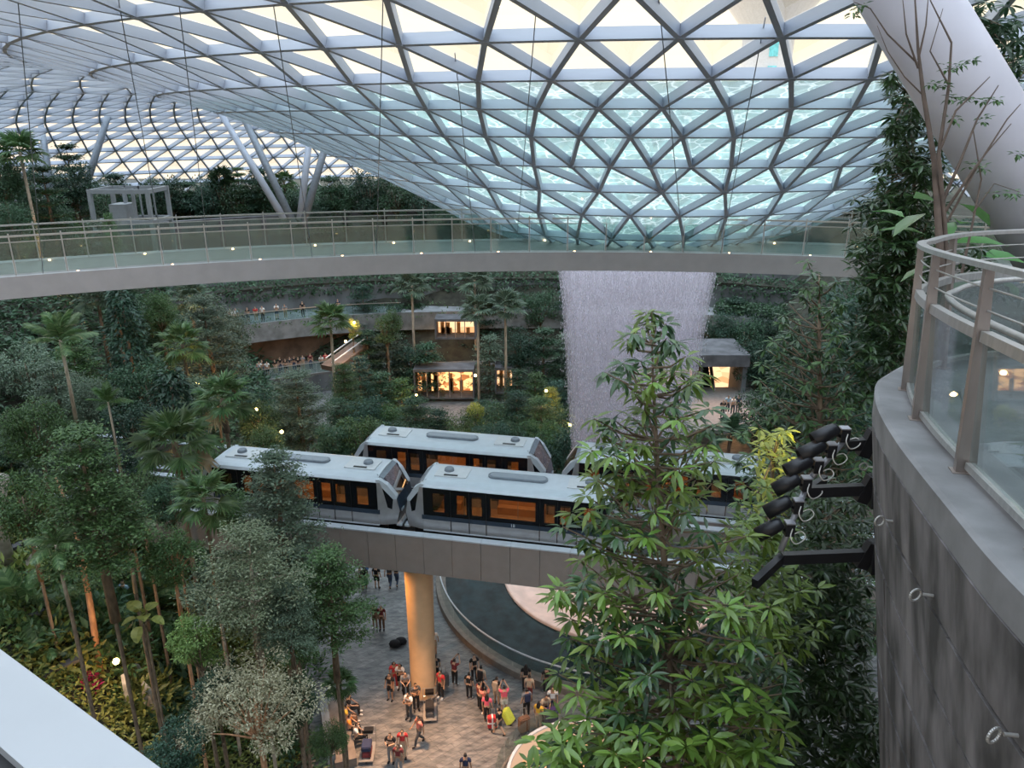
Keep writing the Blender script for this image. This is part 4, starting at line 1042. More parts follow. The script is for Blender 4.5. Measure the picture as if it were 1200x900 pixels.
FM = feather_frond(2.0, 4, 20, .30, .35)
for mm, l in ((FM,'palm'),(FF,'palm'),(FF2,'palm'),(FE,'palm'),(FB,'palm')): mm.materials.append(G[l])
def tt(k, H, R, tiers, L, dens, seed, name='layered_tree', leaf='mid', wood='bark', **kw):
    w, l = tiered_tree(H,R,tiers,L,dens,seed,**kw); reg(k, make_tree(name, w, l, M[wood], G[leaf]))
def bt(k, H, R, nb, L, dens, seed, name='bushy_tree', leaf='mid', wood='bark', **kw):
    w, l = bushy_tree(H,R,nb,L,dens,seed,**kw); reg(k, make_tree(name, w, l, M[wood], G[leaf]))
# unit sizes; scaled when put
tt('tierA', 8, 2.3, 6, .17, 85, 1, leaf='grey', z0=.42)
tt('tierB', 8, 2.6, 5, .16, 105, 2, leaf='pale', wood='barkp', z0=.45, conic=.45)
tt('tierC', 8, 2.0, 7, .17, 75, 3, leaf='mid', z0=.38)
tt('tierD', 10, 2.6, 9, .26, 34, 4, leaf='deep', z0=.18, conic=.7)
tt('tierE', 10, 2.4, 8, .26, 34, 5, leaf='dark', z0=.25, conic=.65)
bt('bushA', 8, 2.5, 24, .24, 200, 6, leaf='dark')
bt('bushB', 8, 2.6, 26, .19, 300, 7, leaf='mid')
bt('bushC', 7, 2.7, 26, .13, 420, 8, leaf='beige', wood='barko', z0=.5, flat=.55)
bt('bushD', 8, 2.2, 22, .26, 170, 9, leaf='bright', wood='bark', z0=.25)
bt('bushE', 9, 3.2, 30, .30, 220, 10, leaf='deep', z0=.3)
w_, l_ = column_bush(7, .9, .26, 2600, 12); reg('column', make_tree('climber_column', w_, l_, M['bark'], G['deep']))
reg('fan', make_palm('fan_palm', FF, 20, 5.0, G['palm'], M['bark'], 3))
reg('fanshort', make_palm('fan_palm', FF, 22, 1.8, G['palm'], M['bark'], 4, tr=.14, dry=2))
reg('fantall', make_palm('fan_palm', FF2, 22, 9.0, G['palm'], M['barkp'], 5, tr=.10, spread=(.1,1.0)))
reg('feather', make_palm('feather_palm', FE, 12, 4.5, G['palm'], M['barkp'], 6, tr=.10, sc=.9))
reg('featherlow', make_palm('feather_palm', FE, 13, .5, G['palm'], M['bark'], 7, tr=.09, sc=.8))
reg('broad', make_palm('broad_leaf_palm', FB, 9, .6, G['olive'], M['bark'], 8, tr=.06, sc=1.0))
reg('manila', make_palm('feather_palm', FM, 13, 4.6, G['palm'], M['barkp'], 9, tr=.08, sc=1.0, elev0=1.45, spread=(.1,.75)))
# spiky yucca-like tree of the upper garden
def spiky():
    root = empty('spiky_tree'); wood = MB(); rr = random.Random(3); rs = np.random.RandomState(3); P=[];D=[]
    for k in range(9):
        a = k*2.4; d = Vector((math.cos(a)*rr.uniform(.3,1.2), math.sin(a)*rr.uniform(.3,1.2), rr.uniform(3.2,5.6))); wood.tube([(0,0,0),(d.x*.3,d.y*.3,d.z*.55),d], [.12,.07,.05], 6)
        n = 110; v = rdir(n,0,rs); v[:,2] = v[:,2]*.8+.25; P.append(np.tile(np.array(d),(n,1))); D.append(v)
    P = np.concatenate(P); D = np.concatenate(D)
    mobj('trunk', wood.mesh('trunk'), M['bark'], root); mobj('foliage', leafmesh('foliage', P, D, rdir(len(P),0,rs)+np.array([0,0,1]), .75, .07, droop=.2), G['dark'], root); return root
reg('spiky', spiky())
for k, (R,H,L,d,s,lf,nm) in {'shrubA':(.8,.8,.16,420,1,'mid','shrub'),'shrubB':(.9,.7,.22,330,2,'dark','shrub'),'shrubY':(.6,.7,.14,380,3,'yellow','shrub'),'shrubR':(.5,.8,.25,160,4,'red','shrub'),'shrubO':(.8,.6,.2,320,5,'olive','shrub'),'sword':(.8,1.2,.8,70,6,'bright','sword_plant')}.items():
    root = empty(nm); mobj('foliage', shrub(R,H,L,d,s, 1.2 if k=='sword' else .3), G[lf], root); reg(k, root)
mkids()
def h_of(base, py, px=None):   # height that puts the top at pixel row py
    d = base; best = None
    X, Y, Z = proj(base)
    lo, hi = .2, 40
    for _ in range(30):
        m_ = (lo+hi)/2
        if proj(base+Vector((0,0,m_)))[1] > py: lo = m_
        else: hi = m_
    return (lo+hi)/2
UNIT = {'tierA':8,'tierB':8,'tierC':8,'tierD':10,'tierE':10,'bushA':8,'bushB':8,'bushC':7,'bushD':8,'bushE':9.3,'column':7,'fan':5.6,'fanshort':2.7,'fantall':9.8,'feather':5.4,'featherlow':1.5,'broad':1.6,'manila':6.3,'spiky':6,'shrubA':.9,'shrubB':.8,'shrubY':.8,'shrubR':.9,'shrubO':.7,'sword':1.6}
CATT = {'fan':'palm','fanshort':'palm','fantall':'palm','feather':'palm','featherlow':'palm','manila':'palm','broad':'plant','sword':'plant','shrubA':'shrub','shrubB':'shrub','shrubY':'shrub','shrubR':'shrub','shrubO':'shrub','column':'climber'}
_q = [0]
RU = {'tierA':2.3,'tierB':2.6,'tierC':2.0,'tierD':2.5,'tierE':2.3,'bushA':2.5,'bushB':2.6,'bushC':2.7,'bushD':2.2,'bushE':3.2,'column':.95,'fan':1.9,'fanshort':1.9,'fantall':1.7,'feather':1.9,'featherlow':1.7,'broad':1.4,'manila':1.8,'spiky':1.7}
def plant(kind, px, ytop, Y, label, leaf=None, wood=None, base=None, group=None, wp_=60):
    """stand a plant at depth Y: crown centred on px, wp_ pixels wide, top at row ytop, trunk carried down to the ground"""
    pt = atY(px, ytop, Y); zb = terrain(pt.x, Y) if base is None else base
    dep = proj(pt)[2]; s = wp_*dep/F/(2*RU[kind]); _q[0] += 1
    zr = pt.z - UNIT[kind]*s; c = put(kind, (pt.x, Y, zr), s, (_q[0]*1.7) % 6.28, label, CATT.get(kind,'tree'), group, leaf=leaf and G[leaf], wood=wood and M[wood])
    if zr > zb + .1 and kind not in ('column',):
        r = (.03 if kind == 'broad' else .05) if Y < 30 else .07 if kind == 'fantall' else .085; o = MB().tube([(0,0,(zb-.3-zr)/s),(0,0,.15)], [r*1.35/s,r*1.2/s], 8, False).build('trunk', M[wood] if wood else M['barkp' if kind in ('fantall','fan') else 'bark'], c, smooth=True)
    return c

# ---- left slope, near and middle distance (crown px, top row, depth Y)
LT = [
 ('manila', 62, 356, 34, 'tall feather palm with upswept broad fronds on thin trunk, upper left', None, None, 92),
 ('manila', 122, 446, 27, 'small dark feather palm with pale trunk on the middle left slope', 'mid', None, 56),
 ('fan', 212, 392, 46, 'fan palm with warm lit trunk below the left terrace people', None, None, 76),
 ('fanshort', 258, 446, 37, 'broad fan palm spreading above the left end of the front train', None, None, 92),
 ('fanshort', 200, 492, 30, 'large fan palm with dry lower fronds left of the train roof', None, None, 118),
 ('fan', 236, 570, 24, 'fan palm with ringed green trunk below the front train', 'palm', None, 92),
 ('fan', 222, 340, 58, 'pale fan palm high on the left slope just under the bridge', 'grey', None, 66),
 ('fan', 112, 336, 50, 'drooping pale palm under the left end of the bridge', 'grey', None, 64),
 ('fantall', 386, 362, 62, 'slim fan palm with bare trunk in front of the terrace people', None, None, 58),
 ('column', 140, 340, 47, 'blue green climber covered column on the upper left slope', None, None, 50),
 ('column', 198, 436, 40, 'lower climber covered mound left of the fan palm', None, None, 60),
 ('bushB', 183, 342, 52, 'round mid green tree beside the blue green climber column', 'mid', None, 56),
 ('tierA', 238, 352, 50, 'grey green layered tree left of the upper balcony', 'grey', None, 90),
 ('tierA', 346, 440, 52, 'feathery grey green tree behind the front train, left of centre', 'grey', None, 84),
 ('tierC', 92, 508, 21, 'layered tree on the near left slope above the slanting orange trunk', 'mid', 'bark', 130),
 ('tierC', 320, 536, 25.5, 'layered green tree covering the left part of the front train', 'grey', None, 104),
 ('tierB', 288, 626, 20, 'pale variegated layered tree with flat storeys at lower left', 'pale', 'barkp', 138),
 ('tierA', 382, 650, 21.5, 'green layered tree leaning over the left edge of the plaza', 'mid', 'bark', 104),
 ('bushC', 294, 786, 17.5, 'beige small-leaved tree with orange trunk at the bottom left', 'beige', 'barko', 156),
 ('bushD', 226, 716, 19, 'light green rosette-leaved tree between layered tree and white parapet', 'bright', None, 64),
 ('broad', 166, 708, 20.5, 'pale yellow-green plant with big paddle leaves above the red plant', 'olive', None, 52),
 ('feather', 140, 592, 22, 'pale feather palm drooping over the near left slope', 'pale', None, 84),
 ('bushA', 24, 402, 40, 'dark round tree at the far left edge below the orange box', 'grey', None, 74),
 ('bushB', 34, 468, 30, 'mid green bushy tree at left edge behind the near slope', 'mid', None, 90),
 ('bushB', 96, 440, 37, 'bushy grey green tree behind the small dark palm on the left', 'grey', None, 70),
 ('bushB', 158, 556, 26, 'bushy green tree right of the orange trunk tree', 'mid', None, 80),
 ('bushA', 20, 556, 24, 'dark bushy tree at left edge above the pale concrete post', 'mid', None, 90),
 ('bushB', 196, 622, 22, 'leafy tree with slim brown trunk behind the light green one', 'mid', 'barko', 76),
 ('bushA', 150, 470, 36, 'dark tree between palms on the middle left slope', 'deep', None, 70),
 ('bushB', 306, 500, 44, 'green bushy tree directly behind the front train roof at left', 'mid', None, 60),
 ('tierC', 60, 430, 38, 'green layered tree behind the tall feather palm', 'grey', None, 80),
 ('bushB', 276, 576, 28, 'green tree between fan palm and layered tree before the train', 'mid', None, 66),
 ('bushA', 330, 640, 26, 'dark tree in the shade under the guideway left end', 'dark', None, 74),
 ('bushB', 345, 726, 24, 'mid green bush tree beside the plaza edge, behind the layered tree', 'mid', None, 70),
 ('bushB', 196, 560, 25, 'dim green tree left of the ringed fan palm on the near slope', 'dark', None, 70),
 ('fanshort', 398, 790, 22.5, 'bright green fan palm at the planter edge by the seated people', 'mid', None, 50),
 ('bushB', 384, 850, 20.5, 'green bush tree at the bottom left planter by the trolley', 'mid', None, 52),
 ('bushA', 206, 850, 16.5, 'dark blue green tree at the bottom, right of white parapet', 'deep', None, 70),
 ('tierC', 402, 430, 60, 'slender green tree left of the central forest, beside the ramp', 'mid', None, 50),
 ('column', 340, 476, 60, 'dark clump below the lower left deck', 'dark', None, 60),
 ('bushD', 412, 372, 70, 'yellow lit small tree by the ramp rail', 'olive', None, 20),
 ('bushB', 300, 470, 50, 'green tree in front of the lower deck wall', 'mid', None, 60),
 ('feather', 62, 622, 20, 'feather palm with arching fronds above the slate slabs', 'palm', None, 78),
 ('bushB', 250, 790, 18, 'dark small tree behind the beige tree, left side', 'deep', None, 66),
 ('bushA', 346, 800, 18.5, 'dark leafy tree right of the beige tree', 'dark', None, 60),
 ('tierA', 334, 690, 20, 'grey green layered tree between the variegated one and the plaza', 'grey', None, 76),
 ('bushA', 254, 532, 36, 'dark tree at the tail of the front train', 'dark', None, 50),
]
for k, px, yt, Y, lab, lf, wd, wide in LT:
    plant(k, px, yt, Y, lab, lf, wd, wp_=wide)
# ---- shaded grove filling behind the left slope rows
rowsF = [(60, 74, [(18,346),(78,350),(160,346),(262,360),(300,452)]), (44, 76, [(10,430),(82,400),(166,420),(228,440),(290,520),(60,470)]), (33, 80, [(8,520),(70,500),(130,520),(232,520),(300,590)]), (26, 84, [(250,660),(330,700)])]
names = {60:'highest row on the left slope, under the bridge', 44:'middle row of the left slope', 33:'lower row of the left slope', 26:'front row of the left slope'}
for Y, w, L_ in rowsF:
    for i, (px, yt) in enumerate(L_):
        plant(['bushE','tierC','bushA','bushB'][(i+int(Y)) % 4], px, yt, Y, 'green tree, %s from left in the %s' % (ORD[i], names[Y]), ['dark','grey','deep','mid'][(i+int(Y)//2)%4], wp_=w, group='trees filling the left slope')

# ---- central forest at the back, rows from far to near
def row(kinds, leaves, xs_, ys_, Y, base, desc, group, w=52):
    for i, (px, yt) in enumerate(zip(xs_, ys_)):
        k = kinds[i % len(kinds)]
        plant(k, px, yt, Y+((i*37) % 5-2)*.4, '%s, %s from the left' % (desc, ORD[i]), leaves[i % len(leaves)], base=base, group=group, wp_=w+((i*13)%5-2)*4)
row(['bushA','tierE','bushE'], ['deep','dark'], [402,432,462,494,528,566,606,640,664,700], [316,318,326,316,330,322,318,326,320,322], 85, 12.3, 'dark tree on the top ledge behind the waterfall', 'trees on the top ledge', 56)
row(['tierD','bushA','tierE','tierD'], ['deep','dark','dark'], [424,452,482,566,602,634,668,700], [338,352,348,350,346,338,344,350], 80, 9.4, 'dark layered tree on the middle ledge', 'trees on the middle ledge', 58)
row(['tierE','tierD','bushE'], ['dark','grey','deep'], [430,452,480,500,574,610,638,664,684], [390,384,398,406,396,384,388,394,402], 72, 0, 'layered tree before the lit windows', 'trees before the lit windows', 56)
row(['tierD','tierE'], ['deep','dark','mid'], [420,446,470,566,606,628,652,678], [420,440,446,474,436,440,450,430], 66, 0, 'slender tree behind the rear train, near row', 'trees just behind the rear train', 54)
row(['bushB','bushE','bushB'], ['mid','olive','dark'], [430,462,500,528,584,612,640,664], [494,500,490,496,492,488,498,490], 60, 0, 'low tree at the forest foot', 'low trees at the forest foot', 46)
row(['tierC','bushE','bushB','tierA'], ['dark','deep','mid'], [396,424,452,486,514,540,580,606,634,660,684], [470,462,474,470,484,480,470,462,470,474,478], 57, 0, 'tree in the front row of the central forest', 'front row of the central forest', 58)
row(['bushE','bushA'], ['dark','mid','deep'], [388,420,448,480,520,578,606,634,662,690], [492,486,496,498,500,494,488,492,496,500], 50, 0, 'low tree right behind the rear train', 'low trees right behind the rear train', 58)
for i, (px, yt, Y) in enumerate([(482,322,76),(560,350,68),(592,346,68),(556,316,78)]):
    plant('fantall', px, yt, Y, 'tall fan palm in the central forest, ' + ['left beside the lit upper room','left one of the tallest pair','right one of the pair','behind the pair, highest crown'][i], 'grey', base=0, wp_=52)
plant('bushD', 559, 470, 57, 'yellow lit small tree with round clumps in front of the lit shopfront', 'yellow', base=0, wp_=24)  # lamp glow on this tree is put into its leaf colour
plant('tierC', 646, 456, 60, 'yellow lit layered tree left of the waterfall foot', 'yellow', base=0, wp_=30)  # yellow of the lamplight is painted into these leaves
plant('bushD', 452, 360, 70, 'bright green slim tree between ramp and dark forest', 'mid', base=0, wp_=36)
# right of the waterfall
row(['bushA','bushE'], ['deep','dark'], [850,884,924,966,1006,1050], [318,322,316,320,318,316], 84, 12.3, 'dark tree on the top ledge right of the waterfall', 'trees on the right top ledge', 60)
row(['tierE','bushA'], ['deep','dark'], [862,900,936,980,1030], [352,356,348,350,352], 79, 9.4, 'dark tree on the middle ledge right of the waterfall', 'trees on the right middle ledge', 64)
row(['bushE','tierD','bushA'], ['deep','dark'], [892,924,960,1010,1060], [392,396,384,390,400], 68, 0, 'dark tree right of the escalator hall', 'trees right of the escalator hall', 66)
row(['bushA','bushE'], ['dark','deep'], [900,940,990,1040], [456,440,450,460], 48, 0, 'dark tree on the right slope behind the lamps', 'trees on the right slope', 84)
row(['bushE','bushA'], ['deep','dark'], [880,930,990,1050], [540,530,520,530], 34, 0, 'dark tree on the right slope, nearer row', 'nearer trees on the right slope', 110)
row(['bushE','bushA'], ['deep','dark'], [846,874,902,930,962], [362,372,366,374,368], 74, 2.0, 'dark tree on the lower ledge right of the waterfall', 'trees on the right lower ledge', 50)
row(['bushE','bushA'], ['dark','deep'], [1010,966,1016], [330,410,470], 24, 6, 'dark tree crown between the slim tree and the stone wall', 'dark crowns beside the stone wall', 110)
plant('featherlow', 858, 488, 40, 'dark spiky palm tuft right of the waterfall foot', 'dark', base=6.5, wp_=70)
# ---- upper garden beyond the bridge
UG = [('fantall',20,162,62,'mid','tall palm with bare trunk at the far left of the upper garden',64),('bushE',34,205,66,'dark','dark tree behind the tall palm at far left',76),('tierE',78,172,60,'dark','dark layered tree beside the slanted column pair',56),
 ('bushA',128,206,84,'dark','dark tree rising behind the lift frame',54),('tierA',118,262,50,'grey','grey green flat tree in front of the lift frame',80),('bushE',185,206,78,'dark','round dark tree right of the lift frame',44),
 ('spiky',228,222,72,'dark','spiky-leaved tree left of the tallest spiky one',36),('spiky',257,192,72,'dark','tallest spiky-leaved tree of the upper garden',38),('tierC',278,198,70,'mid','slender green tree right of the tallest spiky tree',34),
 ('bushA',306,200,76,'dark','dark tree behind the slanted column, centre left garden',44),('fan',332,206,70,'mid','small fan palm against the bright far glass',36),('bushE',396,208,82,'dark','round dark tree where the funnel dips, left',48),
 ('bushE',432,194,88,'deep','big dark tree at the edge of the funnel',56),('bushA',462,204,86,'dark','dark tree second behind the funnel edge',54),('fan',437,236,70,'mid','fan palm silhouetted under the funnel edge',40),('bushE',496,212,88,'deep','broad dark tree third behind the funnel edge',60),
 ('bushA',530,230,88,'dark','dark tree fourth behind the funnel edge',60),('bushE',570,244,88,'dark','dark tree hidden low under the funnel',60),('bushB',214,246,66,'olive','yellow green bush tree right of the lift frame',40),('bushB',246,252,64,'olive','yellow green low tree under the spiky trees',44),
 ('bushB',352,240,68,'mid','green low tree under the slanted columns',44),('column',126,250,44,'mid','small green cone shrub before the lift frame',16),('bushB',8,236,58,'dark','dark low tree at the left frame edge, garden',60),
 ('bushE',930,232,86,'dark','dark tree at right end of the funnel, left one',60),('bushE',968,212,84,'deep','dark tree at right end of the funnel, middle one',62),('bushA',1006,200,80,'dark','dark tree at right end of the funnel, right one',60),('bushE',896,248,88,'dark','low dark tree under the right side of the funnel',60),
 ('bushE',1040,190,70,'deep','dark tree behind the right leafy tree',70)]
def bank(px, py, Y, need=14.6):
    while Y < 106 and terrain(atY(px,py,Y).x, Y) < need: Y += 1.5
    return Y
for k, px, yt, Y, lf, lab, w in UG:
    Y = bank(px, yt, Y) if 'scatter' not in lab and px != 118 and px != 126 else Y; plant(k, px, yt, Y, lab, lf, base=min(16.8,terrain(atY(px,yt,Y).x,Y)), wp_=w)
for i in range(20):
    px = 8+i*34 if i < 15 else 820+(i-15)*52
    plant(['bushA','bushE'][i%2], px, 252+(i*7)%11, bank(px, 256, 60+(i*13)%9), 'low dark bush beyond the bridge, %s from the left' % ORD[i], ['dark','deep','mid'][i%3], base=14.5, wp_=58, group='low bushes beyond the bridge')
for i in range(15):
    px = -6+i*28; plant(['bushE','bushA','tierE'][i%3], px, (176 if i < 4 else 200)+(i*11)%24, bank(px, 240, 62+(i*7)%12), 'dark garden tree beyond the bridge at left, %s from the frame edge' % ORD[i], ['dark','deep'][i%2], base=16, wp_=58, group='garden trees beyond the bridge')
# ---- shrubs on the near left slope
rs_ = random.Random(5)
SH = [('shrubO',20,628),('shrubA',16,706),('shrubY',96,640),('sword',70,648),('sword',96,652),('shrubA',8,740),('featherlow',50,770),('shrubO',86,730),('shrubA',118,706),('featherlow',100,742),('shrubY',92,790),('shrubR',104,806),('shrubR',160,712),('shrubO',150,790),
      ('shrubB',140,760),('shrubA',170,770),('shrubO',36,722),('shrubB',200,790),('shrubA',140,828),('shrubO',172,820),('featherlow',140,690),('shrubA',62,806),('shrubO',180,860),('shrubB',200,886),('shrubA',250,880),('shrubO',330,890),('sword',128,740),('shrubA',44,680),('shrubY',108,774),('shrubO',60,676)]
SN = {'shrubO':'olive leaved shrub','shrubA':'mid green shrub','shrubY':'yellow green shrub','sword':'bright sword-leaved clump','featherlow':'low ferny palm','shrubR':'magenta red leaved shrub','shrubB':'dark leaved shrub'}
seenk = {}; used_ = {}
SH += [('featherlow',70,694),('featherlow',122,684),('featherlow',36,634),('featherlow',176,752),('featherlow',204,700),('shrubO',226,760),('featherlow',60,742),('shrubA',206,820),('shrubB',258,800),('shrubA',300,760),('shrubB',330,780),('shrubA',350,820),('shrubO',270,720)]
LMK = [(208,694,'shaded brown trunks'),(28,650,'pale post'),(53,708,'third slate slab'),(98,766,'lowest slate slab'),(118,792,'foot of the orange trunk'),(166,730,'paddle leaf plant'),(290,840,'beige tree'),(104,806,'magenta shrub'),(226,760,'light green tree'),(180,842,'dark standing stone'),(288,720,'variegated tree'),(20,720,'frame edge'),(136,775,'glowing lamp'),(345,800,'plaza edge tree')]
def near_(px, py):
    x, y, n_ = min(LMK, key=lambda t: (t[0]-px)**2+(t[1]-py)**2)
    return ', ' + ('just above' if py < y-9 else 'just below' if py > y+9 else 'left of' if px < x else 'right of') + ' the ' + n_
for k, px, py in SH:
    p = hit(px, py); i = seenk.get(k, 0); seenk[k] = i+1
    c = put(k, (p.x,p.y,p.z-.05), {'shrubR':.8,'featherlow':.75,'sword':.7}.get(k,1.0)*rs_.uniform(.8,1.1), rs_.uniform(0,6), ('%s on the near left slope %s' % (SN[k], ('at frame edge' if px < 40 else 'by the steps' if px < 90 else 'under the orange trunk' if px < 125 else 'above the white parapet' if py < 800 else 'at the bottom')+ near_(px, py))).replace('on the near left slope ',''), CATT.get(k,'shrub'), 'low plants on the near left slope')
BIG = [('shrubA',30,716,2.2),('shrubO',66,742,2.0),('shrubB',92,716,2.3),('shrubA',128,752,2.2),('shrubB',150,706,2.4),('shrubO',160,800,1.9),('shrubA',188,742,2.3),('shrubB',216,786,2.2),('shrubO',246,744,2.2),('shrubA',262,836,1.9),('shrubB',192,830,1.9),('shrubA',300,716,2.4),('shrubB',322,842,1.9),('shrubO',20,664,2.2),('shrubA',66,668,2.3),('shrubB',116,664,2.5),('shrubA',350,768,2.2),('shrubO',220,872,1.6),('featherlow',112,716,1.3),('featherlow',176,700,1.4),('featherlow',28,700,1.2),('shrubB',340,880,1.7)]
BN = {'shrubO':'waist high olive bush','shrubA':'rounded mid green bush','shrubB':'deep green leafy bush','featherlow':'arching feather palm clump'}
for k, px, py, s in BIG:
    s *= 1.25
    p = hit(px, py+26)
    put(k, (p.x,p.y,p.z-.15), s*rs_.uniform(.7,.9), rs_.uniform(0,6), BN[k]+near_(px, py), CATT.get(k,'shrub'), 'larger bushes on the near left slope', leaf=G['mid'] if k == 'shrubB' and px % 4 else None)
# ground cover leaves over the slopes (uncountable)
def cover(name, label, region, n, L, m, seed, lift=.15):
    rs = np.random.RandomState(seed); P = []
    while len(P) < n:
        x = rs.uniform(region[0], region[1]); y = rs.uniform(region[2], region[3]); z = terrain(x, y)
        if z < .3 or math.hypot(x-CX, y-CY) > 73: continue
        P.append((x, y, z+rs.uniform(-.05, lift)))
    P = np.array(P); D = rdir(n,.3,rs); D[:,2] = abs(D[:,2])*.6
    U = rdir(n,0,rs)*.5; U[:,2] += 1
    o = mobj(name, leafmesh(name, P, D, U, rs.uniform(.6,1.3,n)*L, rs.uniform(.6,1.2,n)*L*.45), m); return tag(o, label, 'ground cover', kind='stuff')
cover('ground_cover', 'mixed green ground cover leaves carpeting the near left slope', (-30,-8,10,34), 60000, .26, G['olive'], 1, .7)
cover('ground_cover', 'dark leafy ground cover on the far left slope below the bridge', (-48,-11,34,72), 26000, .45, G['dark'], 2, .6)
cover('ground_cover', 'dark green ground cover over the upper garden at left', (-62,-18,44,104), 24000, .6, G['dark'], 9, .9)
cover('ground_cover', 'dark leafy ground cover on the right slope', (18,48,10,72), 14000, .45, G['deep'], 3, .6)
# planted ledges
def ledge(off, z, n, L, m, seed, label, drop=1.2):
    rs = np.random.RandomState(seed); P=[]
    for _ in range(n):
        s = rs.uniform(0, BT); p = bk(s, off+rs.uniform(-2.2,.35), z); dz = -rs.uniform(0,drop) if rs.rand() < .45 else rs.uniform(0,.8)
        if dz < 0: p = bk(s, off+.1+rs.uniform(0,.25), z)
        P.append((p.x,p.y,z+dz))
    D = rdir(n,.2,rs); D[:,2] -= .3; U = rdir(n,0,rs)*.5+np.array([0,-.5,.8])
    o = mobj('trailing_plants', leafmesh('trailing_plants', np.array(P), D, U, rs.uniform(.6,1.3,n)*L, rs.uniform(.6,1.2,n)*L*.5), m); tag(o, label, 'plants', kind='stuff')
ledge(-2.0, 9.6, 9000, .42, G['dark'], 5, 'green plants trailing over the middle planted ledge')
ledge(-5.6, 12.4, 9000, .42, G['deep'], 6, 'dark plants trailing over the top planted ledge')
ledge(5.0, .1, 9000, .40, G['dark'], 7, 'low plants growing along the foot of the lower deck wall')
ledge(1.9, 6.9, 1500, .3, G['mid'], 8, 'thin line of plants on the edge of the upper deck', .5)
rs = np.random.RandomState(31); P = []
s0_, s1_ = bs(838, 1, 7), bs(1100, 1, 7)
for _ in range(5000):
    p = bk(rs.uniform(s0_, s1_), rs.uniform(-1.9, 1.9), 6.95+rs.uniform(0,1.1)); P.append(tuple(p))
o = mobj('planting', leafmesh('planting', np.array(P), rdir(5000,.2,rs), rdir(5000,0,rs)*.5+np.array([0,-.3,.9]), rs.uniform(.6,1.3,5000)*.4, rs.uniform(.6,1.2,5000)*.2), G['dark']); tag(o, 'dense planting covering the ledge right of the waterfall', 'plants', kind='stuff')
# steps, standing stones and post on the near slope
M['slate'] = mat('slate', (.05,.05,.055), .7, 0, .2, 3); M['stone'] = mat('standing_stone', (.34,.31,.27), .85, 0, .3, 3, bump=.4)
for i, (px, py, w) in enumerate([(7,660,'at the frame edge'),(28,650,'beside the pale post'),(53,708,'above the ferny palm'),(33,738,'longest, near the frame edge'),(98,766,'under the orange trunk tree'),(76,795,'just over the white parapet')]):
    p = hit(px, py); o = MB().box((-.65,-.16,-.06),(.65,.16,.06)).build('slate_bench', M['slate'], None, loc=(p.x,p.y,p.z+.55), rot=(.0,-.1,rad(42))); 
    tag(o, 'dark slate slab bench on the near left slope, '+w, 'slab', 'slate slabs on the left slope')
for i, (px, py, h, w) in enumerate([(42,690,1.7,'tall, beside the dark slabs'),(46,668,1.2,'short, behind the tall one'),(152,830,1.5,'tapered, right of the red plant'),(180,842,1.7,'dark, leftmost by the bottom tree'),(164,800,1.0,'small, between red plant and bottom tree')]):
    p = hit(px, py); mb = MB(); mb.add([(-.3,-.12,-.4),(.3,-.14,-.4),(.28,.14,-.4),(-.3,.12,-.4),(-.16,-.08,h*.8),(.12,-.1,h),(.1,.1,h*.97),(-.14,.08,h*.78)], [(0,3,2,1),(4,5,6,7),(0,1,5,4),(1,2,6,5),(2,3,7,6),(3,0,4,7)])
    o = mb.build('standing_stone', M['stone'], None, loc=p, rot=(0,.05,i)); tag(o, 'pale standing stone on the near left slope, '+w, 'stone', 'standing stones on the slope')
p = hit(14, 672); q = atY(2, 560, p.y-.3)
o = MB().tube([p-Vector((0,0,1)), Vector((p.x-.2,p.y,p.z+2.5)), q], [.34,.3,.28], 20).build('concrete_post', M['stone'], None, smooth=True); tag(o, 'thick pale concrete post at the left frame edge above the steps', 'post')
# orange trunk of the near layered tree is long; raise a matching leaning trunk
p = hit(118, 792); q = atY(84, 604, p.y+1.2); mid_ = p.lerp(q,.5)+Vector((.1,0,0))
tk = empty('slanting_tree', 'bare orange brown slanting tree trunk with small side twigs, near left slope', 'tree', p)
MB().tube([Vector((0,0,-.3)), (mid_-p), (q-p), (q-p)+Vector((-.5,.3,1.5))], [.135,.11,.08,.04], 10).build('trunk', M['barko'], tk, smooth=True)
MB().tube([(q-p)*.86, (q-p)+Vector((.5,.2,.9)), (q-p)+Vector((.8,.3,2.0))], [.08,.05,.03], 6).build('branch', M['barko'], tk, smooth=True)
rsx = np.random.RandomState(3); Pn=[]; 
for (f, dx, dz) in ((.62,.9,.2),(.62,-.7,.3),(.66,1.6,.35),(.64,.3,-.3)):
    c = np.array((q-p)*f)+np.array([dx,-.2,dz]); Pn.append(c+rsx.normal(size=(260,3))*np.array([.42,.3,.07]))
Pn = np.concatenate(Pn); nn = len(Pn)
mobj('foliage', leafmesh('foliage', Pn, rdir(nn,.7,rsx), rdir(nn,0,rsx)*.5+np.array([0,0,1]), .14, .06), G['mid'], tk)

